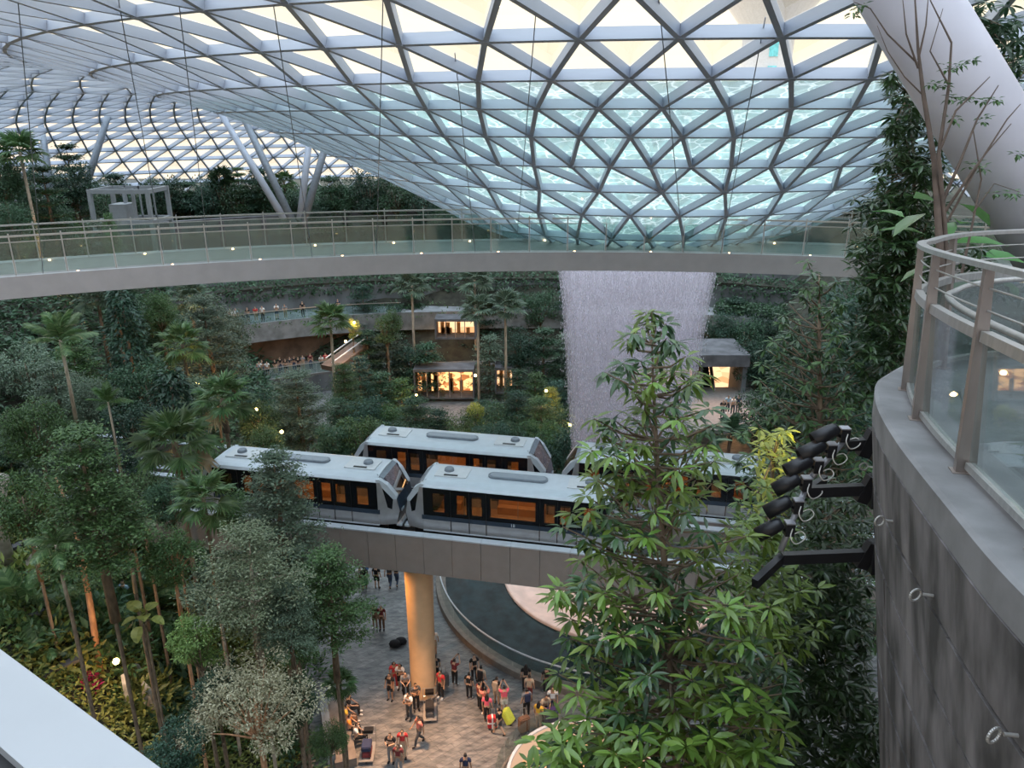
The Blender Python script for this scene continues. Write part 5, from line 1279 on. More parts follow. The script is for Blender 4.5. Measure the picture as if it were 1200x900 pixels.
# ================================================================ RIGHT FOREGROUND TREE
def whorl(c, n, L, rr, out=None):
    """a cluster of drooping lance leaves round a twig tip"""
    A = []
    for k in range(n):
        a = k*2.39996+rr.uniform(-.3,.3); el = rr.uniform(-.8,.5) - .25*(k/n)
        d = Vector((math.cos(a)*math.cos(el), math.sin(a)*math.cos(el), math.sin(el)+.1))
        if out is not None: d = (d+out*.35)
        A.append((Vector(c)+d.normalized()*.02, d.normalized(), L*rr.uniform(.7,1.15)))
    return A
def whorl_tree(root, trunk_pts, clusters, L, n, mats, seed, nind=0, rj=.010):
    rr = random.Random(seed); wood = MB(); LV = []
    trunk_pts = [Vector(p) for p in trunk_pts]
    for c in clusters:
        c = Vector(c); tp_ = min(trunk_pts, key=lambda p: (Vector((p.x,p.y,0))-Vector((c.x,c.y,0))).length*.35+abs(p.z-(c.z-.45*(Vector((p.x,p.y,0))-Vector((c.x,c.y,0))).length)))
        m_ = tp_.lerp(c,.55)+Vector((0,0,-.05)); wood.tube([tp_, m_, c], [rj*1.3,rj,rj*.5], 5, False)
        out = Vector((c.x-tp_.x, c.y-tp_.y, 0)); out = out.normalized() if out.length > .01 else out
        br = rr.random()
        for a in whorl(c, n+rr.randint(-2,3), L, rr, out): LV.append((a, br))
        c2 = m_.lerp(c,.5)
        for a in whorl(c2, n//2, L*.9, rr, out): LV.append((a, br*.6))
    return wood, LV
def build_leaves(root, LV, L, nind, split=.55):
    rr = random.Random(8)
    LV.sort(key=lambda t: (t[0][0]-EYE).length if inview2(t[0][0]) else 1e5)
    proto = leafmesh('leaf', [(0,0,0)], [(1,0,0)], [(0,0,1)], 1.0, .27, .10, .22, six=True); proto.materials.append(G['fg'])
    for (p, d, l), br in LV[:nind]:
        up = (Vector((rr.uniform(-.3,.3),rr.uniform(-.3,.3),1))); s = d.cross(up).normalized(); u = s.cross(d)
        o = bpy.data.objects.new('leaf', proto); COL.objects.link(o)
        o.matrix_world = Matrix.Translation(p) @ Matrix((d, -s, u)).transposed().to_4x4() @ Matrix.Scale(l, 4); o.parent = root
        if br < split-.2: o.material_slots[0].link = 'OBJECT'; o.material_slots[0].material = G['fgd']
    for nm, sel, m in (('leaves', [t for t in LV[nind:] if t[1] >= split-.2], G['fg']), ('leaves', [t for t in LV[nind:] if t[1] < split-.2], G['fgd'])):
        if not sel: continue
        P = [t[0][0] for t in sel]; D = [t[0][1] for t in sel]; U = [(rr.uniform(-.3,.3),rr.uniform(-.3,.3),1) for t in sel]; Ls = np.array([t[0][2] for t in sel])
        o = mobj(nm, leafmesh(nm, P, D, U, Ls, Ls*.27, .1, .22, six=True), m, root); o['kind'] = 'stuff'
def inview2(p):
    x, y, z = proj(p); return z > 0 and -20 < x < 1220 and -20 < y < 920
ft = empty('foreground_tree', 'bright green young tree with drooping lance leaves on one slim trunk, right foreground', 'tree', (0,0,0))
TPX = [(797,960,6.6),(793,900,6.7),(788,820,6.8),(783,740,6.9),(778,660,7.0),(773,580,7.05),(768,500,7.1),(765,440,7.1),(764,395,7.1)]
tpts = [atT(*t) for t in TPX]
rr = random.Random(21); cl = []
def env(y):   # half widths left/right of the trunk line in pixels
    K = [(362,14,14),(385,32,28),(410,45,48),(432,72,78),(452,52,84),(470,34,30),(485,88,88),(520,100,98),(548,92,88),(575,96,70),(595,132,40),(620,140,110),(660,120,135),(700,150,150),(740,140,150),(790,130,165),(840,165,150),(900,180,160)]
    for (a,l,r),(b,l2,r2) in zip(K,K[1:]):
        if y <= b: t = (y-a)/(b-a); return l+(l2-l)*t, r+(r2-r)*t
    return 150,150
def tx(y):
    for (x0,y0,_),(x1,y1,_) in zip(TPX, TPX[1:]):
        if y >= y1: return x1+(x0-x1)*(y-y1)/(y0-y1)
    return 765
y = 366
while y < 905:
    l, r = env(y); n = max(1, int((l+r)/24))
    for k in range(n):
        f = (k+rr.uniform(.1,.9))/n; x = tx(y)-l*.86+(l+r)*.86*f+0; dep = 7.05+rr.uniform(-.75,.75)*min(1,(l+r)/160)
        cl.append(atT(x, y+rr.uniform(-8,8), dep*(1-.06*(y>700))))
    y += 13 if y < 600 else 18
cl += [atT(764,366,7.1), atT(770,374,7.1)]
for (x,y) in [(705,648),(682,690),(652,700),(668,725),(655,690),(700,700),(665,770),(690,760),(655,790),(640,880),(665,870),(700,880),(730,875),(620,895)]:
    cl.append(atT(x, y, 6.6+rr.uniform(-.3,.3)))
wood, LV = whorl_tree(ft, [a.lerp(b,t/5) for a,b in zip(tpts,tpts[1:]) for t in range(5)], cl, .165, 10, None, 5)
MB().tube(tpts, [.034,.033,.031,.029,.026,.022,.018,.012,.007], 10).build('trunk', M['bark'], ft, smooth=True)
wood.build('branches', M['bark'], ft, smooth=True); build_leaves(ft, LV, .185, 300)
# second tree, right of the waterfall
st_ = empty('second_tree', 'darker slim tree with small lance leaves between waterfall and stone wall', 'tree', (0,0,0))
T2 = [(965,760,12.0),(965,640,12.2),(963,560,12.3),(961,480,12.4),(960,400,12.5),(960,320,12.6)]
t2 = [atT(*t) for t in T2]; cl = []; rr = random.Random(31); y = 312
while y < 760:
    hw = 14+ (y-312)*.55 if y < 400 else 62+ min(40,(y-400)*.25); n = max(1,int(hw*2/15))
    for k in range(n): cl.append(atT(960-hw*1.0+hw*1.75*(k+rr.random())/n, y+rr.uniform(-7,7), 12.4+rr.uniform(-1,1)))
    y += 12
wood, LV = whorl_tree(st_, [a.lerp(b,t/6) for a,b in zip(t2,t2[1:]) for t in range(6)], cl, .17, 11, None, 6, rj=.012)
MB().tube(t2, [.07,.065,.055,.045,.03,.012], 8).build('trunk', M['bark'], st_, smooth=True); wood.build('branches', M['bark'], st_, smooth=True)
LVb = [t for t in LV if t[1] > .62]; LVd = [t for t in LV if t[1] <= .62]
for LL, m in ((LVb, G['mid']), (LVd, G['fgd'])):
    Ls = np.array([t[0][2] for t in LL]); mobj('leaves', leafmesh('leaves', [t[0][0] for t in LL], [t[0][1] for t in LL], [(rr.uniform(-.3,.3),rr.uniform(-.3,.3),1) for t in LL], Ls, Ls*.3, .1, .2, six=True), m, st_)['kind'] = 'stuff'
# third: small yellow lit tree beside the lamps
def leafy(name, label, cat, spots, T, L, m, seed, per=10, trunk=None, wd=.3, six=True):
    """a plant made of whorls at given pixel spots and depth"""
    rr = random.Random(seed); r_ = empty(name, label, cat, (0,0,0)); LL = []; cs = []
    for (x0,x1,y0,y1,n) in spots:
        for _ in range(n):
            c = atT(rr.uniform(x0,x1), rr.uniform(y0,y1), T+rr.uniform(-.09,.09)*T); cs.append(c); LL += whorl(c, per, L, rr)
    Ls = np.array([a[2] for a in LL]); o = mobj('foliage', leafmesh('foliage', [a[0] for a in LL], [a[1] for a in LL], [(rr.uniform(-.4,.4),rr.uniform(-.4,.4),1) for a in LL], Ls, Ls*wd, .1, .18, six=six), m, r_)
    if trunk:
        w = MB(); tp2 = [atT(*t) for t in trunk]; w.tube(tp2, [.05*(1-.8*i/len(tp2)) for i in range(len(tp2))], 6)
        for c in cs[::3]:
            q = min(tp2, key=lambda p: (p-c).length); w.tube([q, q.lerp(c,.5), c], [.014,.010,.005], 4, False)
        w.build('branches', M['bark'], r_)
    return r_
leafy('lit_shrub', 'small tree with yellow lit leaves just left of the spotlights', 'tree', [(885,935,500,560,26),(878,925,555,600,18)], 9.5, .14, G['yellow'], 3, 9, trunk=[(905,700,9.6),(905,620,9.6),(905,540,9.6)])  # spotlight yellow is put into the leaf colour as well
leafy('tall_tree', 'tall dark leaved tree left of the big white column, beside the terrace', 'tree', [(1040,1075,84,200,55),(1045,1110,120,300,130),(1028,1095,180,330,150),(1015,1075,270,430,170),(1005,1060,330,470,110),(998,1060,230,330,90)], 13, .2, G['fgd'], 4, 12, trunk=[(1065,500,13.4),(1068,400,13.4),(1070,300,13.4),(1072,200,13.4),(1065,110,13.2)])
leafy('upper_right_tree', 'dark leaved tree behind the white column at the top right corner', 'tree', [(1115,1185,0,60,50),(1130,1200,20,110,60),(1150,1200,100,150,26),(1080,1130,-10,30,16)], 12, .2, G['dark'], 5, 11, trunk=[(1210,260,12.4),(1190,160,12.2),(1175,80,12.2),(1150,20,12)])
leafy('upper_right_tree', 'mid green tree right of the white column, under the corner tree', 'tree', [(1165,1215,60,150,40),(1170,1210,130,180,16)], 15, .22, G['mid'], 6, 11, trunk=[(1215,320,15),(1200,160,15),(1190,100,15)])
# ---- hedge of creeper below the wall
def hedge(name, label, polys, T, L, m, seed, per=11):
    return leafy(name, label, 'hedge', polys, T, L, m, seed, per)
hedge('creeper_hedge', 'dense dark green hedge against the foot of the stone wall, lower right', [(930,1016,560,700,110),(900,1018,640,760,150),(880,1015,740,830,150),(850,1030,810,905,190),(985,1045,835,905,50),(955,1015,690,830,60)], 9.2, .15, G['fgd'], 9, 12)
hedge('upper_hedge', 'dark foliage filling behind the slim tree beside the wall top', [(965,1028,330,560,120),(1000,1035,450,560,40),(940,1015,500,640,70)], 14.5, .2, G['deep'], 10, 12)
leafy('bright_shrub', 'bright green leafy shrub in front of the dark hedge, right of the tree trunk', 'shrub', [(868,935,665,730,24),(900,960,690,760,14),(885,925,610,660,14),(860,900,560,640,12)], 8.0, .17, G['fg'], 11, 9)
leafy('bright_shrub', 'bright and dark leaved shrub along the bottom edge right of centre', 'shrub', [(625,720,862,905,16),(720,850,850,905,24),(840,900,800,905,18)], 6.4, .17, G['fg'], 12, 10)
# twiggy small tree and big leaves behind the railing
tw = empty('bare_tree', 'thin nearly bare tree of dark twigs in front of the white column', 'tree', atT(1105,330,7.4))
rt = tw.location.copy(); mb = MB(); LL = []
def L2(pts, r0, r1):
    P = [atT(*p)-rt for p in pts]; mb.tube(P, [r0+(r1-r0)*i/(len(P)-1) for i in range(len(P))], 6, False)
L2([(1105,340,7.4),(1100,270,7.4),(1095,190,7.4),(1082,110,7.4),(1076,60,7.4),(1072,-5,7.4)], .045, .008)
L2([(1112,345,7.4),(1106,250,7.4),(1100,180,7.3),(1112,100,7.3),(1115,50,7.3),(1090,0,7.3)], .03, .006)
L2([(1103,240,7.4),(1125,190,7.3),(1145,140,7.3),(1170,100,7.3)], .02, .005)
L2([(1106,250,7.4),(1140,200,7.2),(1155,180,7.2),(1185,145,7.2)], .018, .004)
L2([(1110,260,7.4),(1145,195,7.2),(1180,140,7.2),(1196,122,7.2)], .014, .004)
L2([(1100,180,7.3),(1120,130,7.2),(1140,110,7.2),(1160,90,7.2)], .014, .004)
L2([(1076,70,7.4),(1085,30,7.3),(1088,-5,7.3)], .012, .004); L2([(1076,80,7.4),(1062,40,7.3),(1058,0,7.3)], .012, .004)
L2([(1076,75,7.4),(1040,40,7.3),(1020,10,7.3),(1000,2,7.3)], .010, .003); L2([(1112,100,7.3),(1090,60,7.3),(1105,10,7.3)], .010, .003)
L2([(1125,330,7.3),(1138,270,7.3),(1150,210,7.3),(1140,150,7.3)], .016, .005)
L2([(1140,250,7.3),(1165,215,7.2),(1195,225,7.2)], .008, .003); L2([(1080,110,7.4),(1060,90,7.3),(1040,60,7.3),(1028,30,7.3)], .008, .003)
mb.build('twigs', M['twig'], tw, smooth=True)
rr = random.Random(2); LL = []
for x, y in [(1110,78),(1135,70),(1125,75),(1095,98),(1105,100),(1118,112),(1130,115),(1150,118),(1165,118),(1150,195),(1140,192),(1195,180),(1188,228),(1170,225),(1010,8),(1000,15),(1155,140),(1120,140)]:
    for _ in range(4): c = atT(x+rr.uniform(-6,6), y+rr.uniform(-3,3), 7.3)-rt; LL += whorl(c, 4, .07, rr)
Ls = np.array([a[2] for a in LL]); mobj('foliage', leafmesh('foliage', [a[0] for a in LL], [a[1] for a in LL], [(0,0,1)]*len(LL), Ls, Ls*.45), G['mid'], tw)
bl = empty('large_leaf_plant', 'plant with large glossy oval leaves behind the terrace railing', 'plant', atT(1110,330,7.9)); rt2 = bl.location.copy()
G['big'] = leafmat('leaf_big', (.06,.16,.05), (.14,.30,.10), trans=.35, rough=.25, spec=.6)
blm = leafmesh('leaf', [(0,0,0)], [(1,0,0)], [(0,0,1)], 1.0, .55, .08, .25, six=True); blm.materials.append(G['big'])
for i, (x, y, ang, sc) in enumerate([(1070,232,20,.5),(1085,250,200,.45),(1122,238,10,.5),(1105,262,250,.4),(1115,285,-20,.5),(1085,275,160,.45),(1150,300,-10,.45),(1130,300,40,.4),(1160,325,10,.45),(1100,310,190,.45),(1140,330,220,.45),(1060,255,120,.4),(1125,262,60,.35)]):
    p = atT(x, y, 7.8+.1*(i%4))-rt2; o = mobj('leaf', blm, None, bl, loc=p, rot=(.3-.15*(i%3), .3*math.sin(i), rad(ang)), scale=(sc,)*3)
MB().tube([Vector((0,0,-.8)), Vector((0,0,.4))], [.04,.02], 6).build('stem', M['bark'], bl)
leafy('terrace_shrub', 'dark green shrub filling the terrace behind the railing', 'shrub', [(1080,1160,285,345,60),(1150,1200,320,345,20)], 8.6, .14, G['fgd'], 14, 10)
# ================================================================ PEOPLE
def body(pose):
    J = {'pelvis':(0,0,.90),'waist':(0,0,1.04),'chest':(0,.0,1.24),'neck':(0,.0,1.40),'nape':(0,.01,1.46),'head':(0,.02,1.53),'crown':(0,.01,1.61),'nose':(0,.115,1.525)}
    R = {'pelvis':.125,'waist':.11,'chest':.135,'neck':.055,'nape':.058,'head':.088,'crown':.07,'nose':.018}
    E_ = [('pelvis','waist'),('waist','chest'),('chest','neck'),('neck','nape'),('nape','head'),('head','crown'),('head','nose')]
    for s, n in ((-1,'l'),(1,'r')):
        J['hip'+n] = (s*.09,0,.84); J['knee'+n] = (s*.10,.02,.47); J['ank'+n] = (s*.10,0,.08); J['toe'+n] = (s*.12,.16,.035)
        J['sh'+n] = (s*.175,0,1.35); J['el'+n] = (s*.225,-.01,1.09); J['wr'+n] = (s*.24,.06,.86)
        R.update({'hip'+n:.088,'knee'+n:.055,'ank'+n:.038,'toe'+n:.034,'sh'+n:.058,'el'+n:.04,'wr'+n:.026})
        E_ += [('pelvis','hip'+n),('hip'+n,'knee'+n),('knee'+n,'ank'+n),('ank'+n,'toe'+n),('chest','sh'+n),('sh'+n,'el'+n),('el'+n,'wr'+n)]
    def s(k, *v): J[k] = v
    if pose == 'phone':
        s('ell',-.23,.05,1.10); s('wrl',-.09,.27,1.20); s('elr',.23,.05,1.10); s('wrr',.09,.27,1.20)
    elif pose == 'photo':
        s('ell',-.24,.18,1.33); s('wrl',-.10,.30,1.55); s('elr',.24,.18,1.33); s('wrr',.10,.30,1.55)
    elif pose == 'walk':
        s('kneel',-.10,.20,.50); s('ankl',-.10,.26,.10); s('toel',-.11,.41,.10); s('kneer',.10,.0,.47); s('ankr',.10,-.28,.15); s('toer',.10,-.17,.04)
        s('ell',-.24,-.10,1.10); s('wrl',-.24,-.12,.88); s('elr',.24,.08,1.10); s('wrr',.22,.24,.95)
    elif pose == 'sit':
        for k in list(J):
            x,y,z = J[k]
            if not (k.startswith('knee') or k.startswith('ank') or k.startswith('toe')): J[k] = (x,y,z-.42)
        for n, q in (('l',-1),('r',1)):
            s('knee'+n, q*.12,.42,.47); s('ank'+n, q*.12,.46,.08); s('toe'+n, q*.13,.61,.04); s('el'+n, q*.22,.12,.72); s('wr'+n, q*.12,.32,.60)
        s('nape',0,.03,1.04); s('head',0,.06,1.11); s('crown',0,.06,1.19); s('nose',0,.155,1.09)
    elif pose == 'lean':
        for k in ('chest','neck','nape','head','crown','nose','shl','shr'): x,y,z = J[k]; J[k] = (x,y+.14*(z-1.0)*2,z-.04)
        s('ell',-.22,.16,1.05); s('wrl',-.10,.36,1.02); s('elr',.22,.16,1.05); s('wrr',.10,.36,1.02)
    for n, q in (('l',-1),('r',1)):
        w = Vector(J['wr'+n]); d = (w-Vector(J['el'+n])).normalized(); p = w+d*.06; J['palm'+n] = tuple(p); R['palm'+n] = .026; E_.append(('wr'+n,'palm'+n))
        sd = d.cross(Vector((0,1,0))).normalized() if abs(d.y) < .9 else Vector((1,0,0)); cu = sd.cross(d).normalized()
        if cu.y < 0: cu = -cu
        for k, (o_, l) in enumerate(((-.03,.062),(-.01,.075),(.01,.070),(.03,.055))):
            a = p+sd*o_+d*.02; b = a+d*l*.6+cu*.01; c = b+d*l*.4+cu*.025
            J['f%d%s'%(k,n)] = tuple(b); J['g%d%s'%(k,n)] = tuple(c); R['f%d%s'%(k,n)] = .009; R['g%d%s'%(k,n)] = .008; E_ += [('palm'+n,'f%d%s'%(k,n)),('f%d%s'%(k,n),'g%d%s'%(k,n))]
        t1 = w+d*.03-sd*q*.045+cu*.02; t2 = t1+d*.035+cu*.02; J['t'+n] = tuple(t1); J['u'+n] = tuple(t2); R['t'+n] = .011; R['u'+n] = .009; E_ += [('wr'+n,'t'+n),('t'+n,'u'+n)]
    K = list(J); me = bpy.data.meshes.new('body'); me.from_pydata([J[k] for k in K], [(K.index(a),K.index(b)) for a,b in E_], [])
    o = bpy.data.objects.new('body', me); COL.objects.link(o); md = o.modifiers.new('s','SKIN'); md.use_smooth_shade = True
    for i, k in enumerate(K):
        r = R[k]; me.skin_vertices[0].data[i].radius = (r*1.25 if k in ('chest','waist','pelvis') else r, r*.85 if k in ('chest','waist') else r); me.skin_vertices[0].data[i].use_root = (k == 'pelvis')
    sb = o.modifiers.new('u','SUBSURF'); sb.levels = 1
    bpy.context.view_layer.update(); em = bpy.data.meshes.new_from_object(o.evaluated_get(bpy.context.evaluated_depsgraph_get())); bpy.data.objects.remove(o)
    em.name = 'body'
    n = len(em.vertices); V = np.empty(n*3); em.vertices.foreach_get('co', V); V = V.reshape(-1,3); Nn = np.array([v.normal[:] for v in em.vertices])
    bones = [(a,b) for a,b in E_ if not (a[0] in 'fgtu' and len(a) <= 3 and a not in ('toel','toer'))]
    def seg(a, b):
        A = np.array(J[a]); B = np.array(J[b]); t = np.clip(((V-A)@(B-A))/max(1e-9,(B-A)@(B-A)),0,1); return np.linalg.norm(V-(A+t[:,None]*(B-A)),axis=1), t
    D_ = []; T__ = []
    for a, b in E_: d, t = seg(a, b); D_.append(d); T__.append(t)
    D_ = np.array(D_); T__ = np.array(T__); bi = D_.argmin(0); tt_ = T__[bi, np.arange(n)]
    def part(test, off, name):
        mask = np.array([test(E_[bi[i]], tt_[i], V[i]) for i in range(n)])
        idx = {}; vs_ = []; fs = []
        for p in em.polygons:
            if all(mask[v] for v in p.vertices):
                f = []
                for v in p.vertices:
                    if v not in idx: idx[v] = len(vs_); vs_.append(tuple(V[v]+Nn[v]*off))
                    f.append(idx[v])
                fs.append(f)
        m = bpy.data.meshes.new(name); m.from_pydata(vs_, [], fs); m.polygons.foreach_set('use_smooth',[True]*len(fs)); m.update(); return m
    hz = J['nape'][2]; hx = J['head']
    P_ = {'body': em,
      'shirt': part(lambda e_, t, v: (e_[0] in ('waist','chest') and e_[1] in ('chest','neck','shl','shr')) and not (e_[1]=='neck' and t>.75) or e_ == ('pelvis','waist') or (e_[0][:2]=='sh' and t < .7), .016, 'shirt'),
      'trousers': part(lambda e_, t, v: e_[0]=='pelvis' and not (e_[1]=='waist' and t>.55) or e_[0][:3]=='hip' or (e_[0][:4]=='knee' and t < .93), .014, 'trousers'),
      'shorts': part(lambda e_, t, v: e_[0]=='pelvis' and not (e_[1]=='waist' and t>.55) or (e_[0][:3]=='hip' and t < .85), .02, 'shorts'),
      'shoes': part(lambda e_, t, v: e_[0][:3]=='ank' or (e_[0][:4]=='knee' and t > .96), .012, 'shoes'),
      'hair': part(lambda e_, t, v: v[2] > hz and (e_[0] in ('nape','head')) and e_[1]!='nose' and (v[1] < hx[1]+.045 or v[2] > hx[2]+.030), .016, 'hair'),
      'hand': J}
    # flared skirt and long hair as alternatives
    px_, py_, pz_ = J['pelvis']
    if pose != 'sit': P_['skirt'] = MB().lathe([(.15,pz_+.1),(.19,pz_-.1),(.25,pz_-.45)], 16).mesh('skirt', True)
    lh = MB(); c = J['head']; lh.lathe([(.06,c[2]+.0),(.10,c[2]-.06),(.11,c[2]-.2),(.06,c[2]-.3)], 10, (c[0], c[1]-.045), PI, 2*PI); P_['long_hair'] = lh.mesh('long_hair', True)
    return P_
POSES = {p: body(p) for p in ('stand','phone','photo','walk','sit','lean')}
M['skin'] = mat('skin', (.52,.32,.22), .55, 0, 0); M['skin2'] = mat('skin_tan', (.34,.20,.13), .55, 0, 0)
M['hair'] = mat('hair', (.015,.012,.012), .5, 0, 0)
CL = {}
def cloth(c):
    pal = dict(black=(.012,.012,.015),white=(.70,.70,.70),grey=(.22,.23,.25),dgrey=(.06,.065,.075),red=(.50,.035,.04),pink=(.80,.13,.20),salmon=(.70,.22,.17),orange=(.75,.25,.04),yellow=(.70,.42,.05),navy=(.02,.03,.08),blue=(.08,.20,.45),denim=(.06,.09,.16),beige=(.50,.40,.30),maroon=(.16,.025,.03),green=(.05,.16,.06),lblue=(.35,.50,.62),olive=(.12,.13,.06),brown=(.15,.08,.05),purple=(.05,.03,.12),lime=(.50,.60,.08))
    if c not in CL: CL[c] = mat('cloth_'+c, pal[c], .85, 0, .1, 20)
    return CL[c]
M['lens'] = mat('phone_glass', (.01,.01,.01), .2, 0, 0)
phone_me = MB().box((-.035,-.005,-.07),(.035,.005,.07)).mesh('phone'); phone_me.materials.append(M['lens'])
pack_me = MB().prism([(-.14,-.14),(-.11,-.19),(.11,-.19),(.14,-.14),(.14,-.09),(-.14,-.09)], 1.0, 1.40).mesh('backpack')
for m_ in (pack_me,): m_.materials.append(cloth('black'))
def person(loc, face, pose, top, low, label, group, h=1.65, lowtype='trousers', lh=False, pack=None, skin='skin', hold=None, simple=False):
    s = h/1.68; e_ = empty('person', label, 'person', loc, face, group); e_.scale = (s,s,s); P_ = POSES[pose]
    def c(nm, me, m): 
        o = bpy.data.objects.new(nm, me); COL.objects.link(o); o.parent = e_
        if len(me.materials) == 0: me.materials.append(m)
        o.material_slots[0].link = 'OBJECT'; o.material_slots[0].material = m; return o
    c('body', P_['body'], M[skin]); c('shirt', P_['shirt'], cloth(top)); lt = lowtype if lowtype in P_ else 'trousers'
    c(lt, P_[lt], cloth(low)); c('shoes', P_['shoes'], cloth('white' if (len(label)%3==0) else 'black')); c('hair', P_['hair'], M['hair'])
    if lh: c('long_hair', P_['long_hair'], M['hair'])
    if pack: c('backpack', pack_me, cloth(pack))
    if pose in ('phone','photo'):
        w = POSES[pose]['hand']['palmr']; o = c('phone', phone_me, M['lens']); o.location = (w[0]-.06,w[1]+.05,w[2]+.05)
    return e_
def fl_(px, py): p = atZ(px, py, .03); return (p.x,p.y,.03)
D2 = rad
PG = 'visitors standing on the plaza'
PL = [ # foot px, py, facing deg (0 = away +Y; 180 = to camera), pose, top, bottom, kind, long hair, pack, label
 (458,820,160,'stand','black','black','shorts',0,None,'person in black t-shirt and shorts, left of the red-haired pair near the column'),
 (463,806,200,'stand','red','red','trousers',1,None,'person with red head and top at the back of the group left of the column'),
 (470,808,170,'phone','white','black','shorts',1,None,'person with long dark hair, white top and black shorts behind the grey shirt'),
 (476,816,190,'lean','grey','black','trousers',0,None,'person in grey long top leaning over in the group left of the column'),
 (480,843,150,'phone','white','dgrey','trousers',0,None,'person in white t-shirt and grey trousers in front of the column'),
 (488,832,200,'phone','dgrey','black','trousers',0,None,'person in dark clothes with hands held together directly left of the column foot'),
 (509,768,10,'stand','white','beige','shorts',0,None,'person in white shirt alone at the pool curb, right of the column'),
 (511,799,20,'stand','black','black','trousers',0,None,'person all in black just right of the column'),
 (533,803,330,'photo','maroon','black','trousers',0,None,'person in maroon top photographing the pool, beside black suitcase'),
 (517,818,150,'stand','red','black','trousers',0,None,'person in red top pushing the luggage trolley'),
 (550,819,340,'stand','black','black','trousers',0,None,'person in black seen from behind, left of the crowd by the pool'),
 (556,798,200,'stand','black','black','trousers',0,None,'person in dark top at the pool curb with crossed orange strap'),
 (564,812,340,'stand','beige','black','trousers',0,'black','person in beige top with backpack in the crowd by the pool'),
 (562,832,300,'stand','maroon','black','trousers',0,None,'person in maroon top and white shoes at the crowd centre'),
 (582,826,330,'stand','black','beige','shorts',0,'beige','person in black with cream shoulder bag right of the crowd'),
 (569,838,20,'photo','salmon','black','shorts',0,None,'person in salmon shirt raising a phone in the crowd'),
 (571,846,350,'stand','pink','black','trousers',1,None,'person in pink top with long hair next to the red white suitcase'),
 (591,836,10,'photo','pink','white','shorts',0,None,'person in hot pink top with both arms raised for a photo'),
 (585,862,50,'walk','black','dgrey','shorts',0,None,'person in black pulling the yellow green suitcase'),
 (616,810,0,'stand','black','black','trousers',1,None,'person in black at the pool curb, right side'),
 (620,822,350,'stand','beige','maroon','trousers',0,None,'person in pale pink top just in front of the black dressed one'),
 (617,840,20,'stand','grey','black','trousers',0,'navy','person in light grey top with small backpack near dark suitcase'),
 (631,855,330,'stand','yellow','beige','shorts',1,None,'person in yellow top with long dark hair near purple suitcase'),
 (638,844,200,'lean','beige','black','trousers',0,None,'person in beige top bending over the purple suitcase'),
 (647,838,180,'stand','white','navy','trousers',0,None,'person in white shirt beside the purple suitcase'),
 (640,812,10,'stand','black','black','trousers',0,None,'dark dressed person at curb behind the leaves'),
 (459,893,170,'phone','black','grey','trousers',0,None,'person in black t-shirt and grey trousers looking at phone, lower left'),
 (473,888,180,'stand','red','beige','trousers',0,None,'person in red jacket and pale trousers, lower left of plaza'),
 (468,906,170,'stand','maroon','grey','trousers',1,'white','person with long hair and red top at the very bottom left'),
 (492,873,120,'walk','salmon','dgrey','trousers',0,'black','person in salmon top walking with a black bag in front of trolley'),
 (546,918,0,'stand','navy','navy','trousers',0,None,'person in navy cut off by the bottom edge of the frame'),
 (428,691,30,'stand','black','green','skirt',1,None,'person in dark top and green long skirt under the guideway'),
 (442,690,350,'stand','black','black','shorts',0,None,'person in black with pale legs under the guideway'),
 (457,688,350,'walk','dgrey','denim','trousers',0,None,'person in dark jacket walking left of the column top'),
 (465,686,350,'walk','black','denim','trousers',0,None,'person in black nearest the column top'),
 (423,690,20,'stand','white','black','trousers',0,None,'person in white top in the cluster under the guideway'),
 (429,684,60,'stand','black','beige','trousers',0,'blue','person with blue backpack under the guideway, left cluster'),
 (396,684,100,'stand','white','black','trousers',0,None,'person in white top at left end under the guideway'),
 (404,688,70,'stand','black','black','shorts',0,None,'person in black at left end under the guideway'),
 (389,682,140,'stand','navy','black','trousers',0,None,'person in navy partly behind tree under the guideway'),
 (448,738,180,'stand','maroon','brown','trousers',0,None,'person in maroon top alone in the open, left of the column'),
 (440,736,170,'stand','olive','brown','shorts',0,None,'person in olive top beside the maroon dressed one at the tree edge'),
 (404,730,160,'stand','orange','brown','trousers',0,None,'person in orange light seen through the layered tree'),  # orange light put into the shirt colour
]
for (px,py,fc,pose,a,b,lt,lh,pk,lab) in PL:
    person(fl_(px,py), D2(fc), pose, a, b, lab, PG, 1.62+.08*((px*7)%5-2)/2*.5, lt, bool(lh), pk, 'skin' if (px+py)%3 else 'skin2')
# planter bench with seated people
b0 = fl_(402,846); b1 = fl_(420,890)
bn = empty('planter_bench', 'low stone planter bench at the left edge of the plaza', 'bench', (0,0,0))
MB().bar(Vector(b0)+Vector((-.5,.9,.22)), Vector(b1)+Vector((-.4,-.5,.22)), .9, .44).build('seat', M['curb'], bn)
MB().bar(Vector(b0)+Vector((-1.1,.9,.3)), Vector(b1)+Vector((-1.0,-.5,.3)), .35, .9).build('planter_wall', M['concrete'], bn)
for (px,py,a,b,lab) in ((416,838,'black','black','seated person in black at the upper end of the planter bench'),(413,850,'yellow','brown','seated person in yellow top on the planter bench'),(417,862,'orange','black','seated person in orange on the bench, middle'),(425,872,'white','black','seated person in white top with legs crossed nearest trolley')):
    person(Vector(fl_(px,py))+Vector((-.25,0,0)), D2(-80), 'sit', a, b, lab, 'people seated on the planter bench')
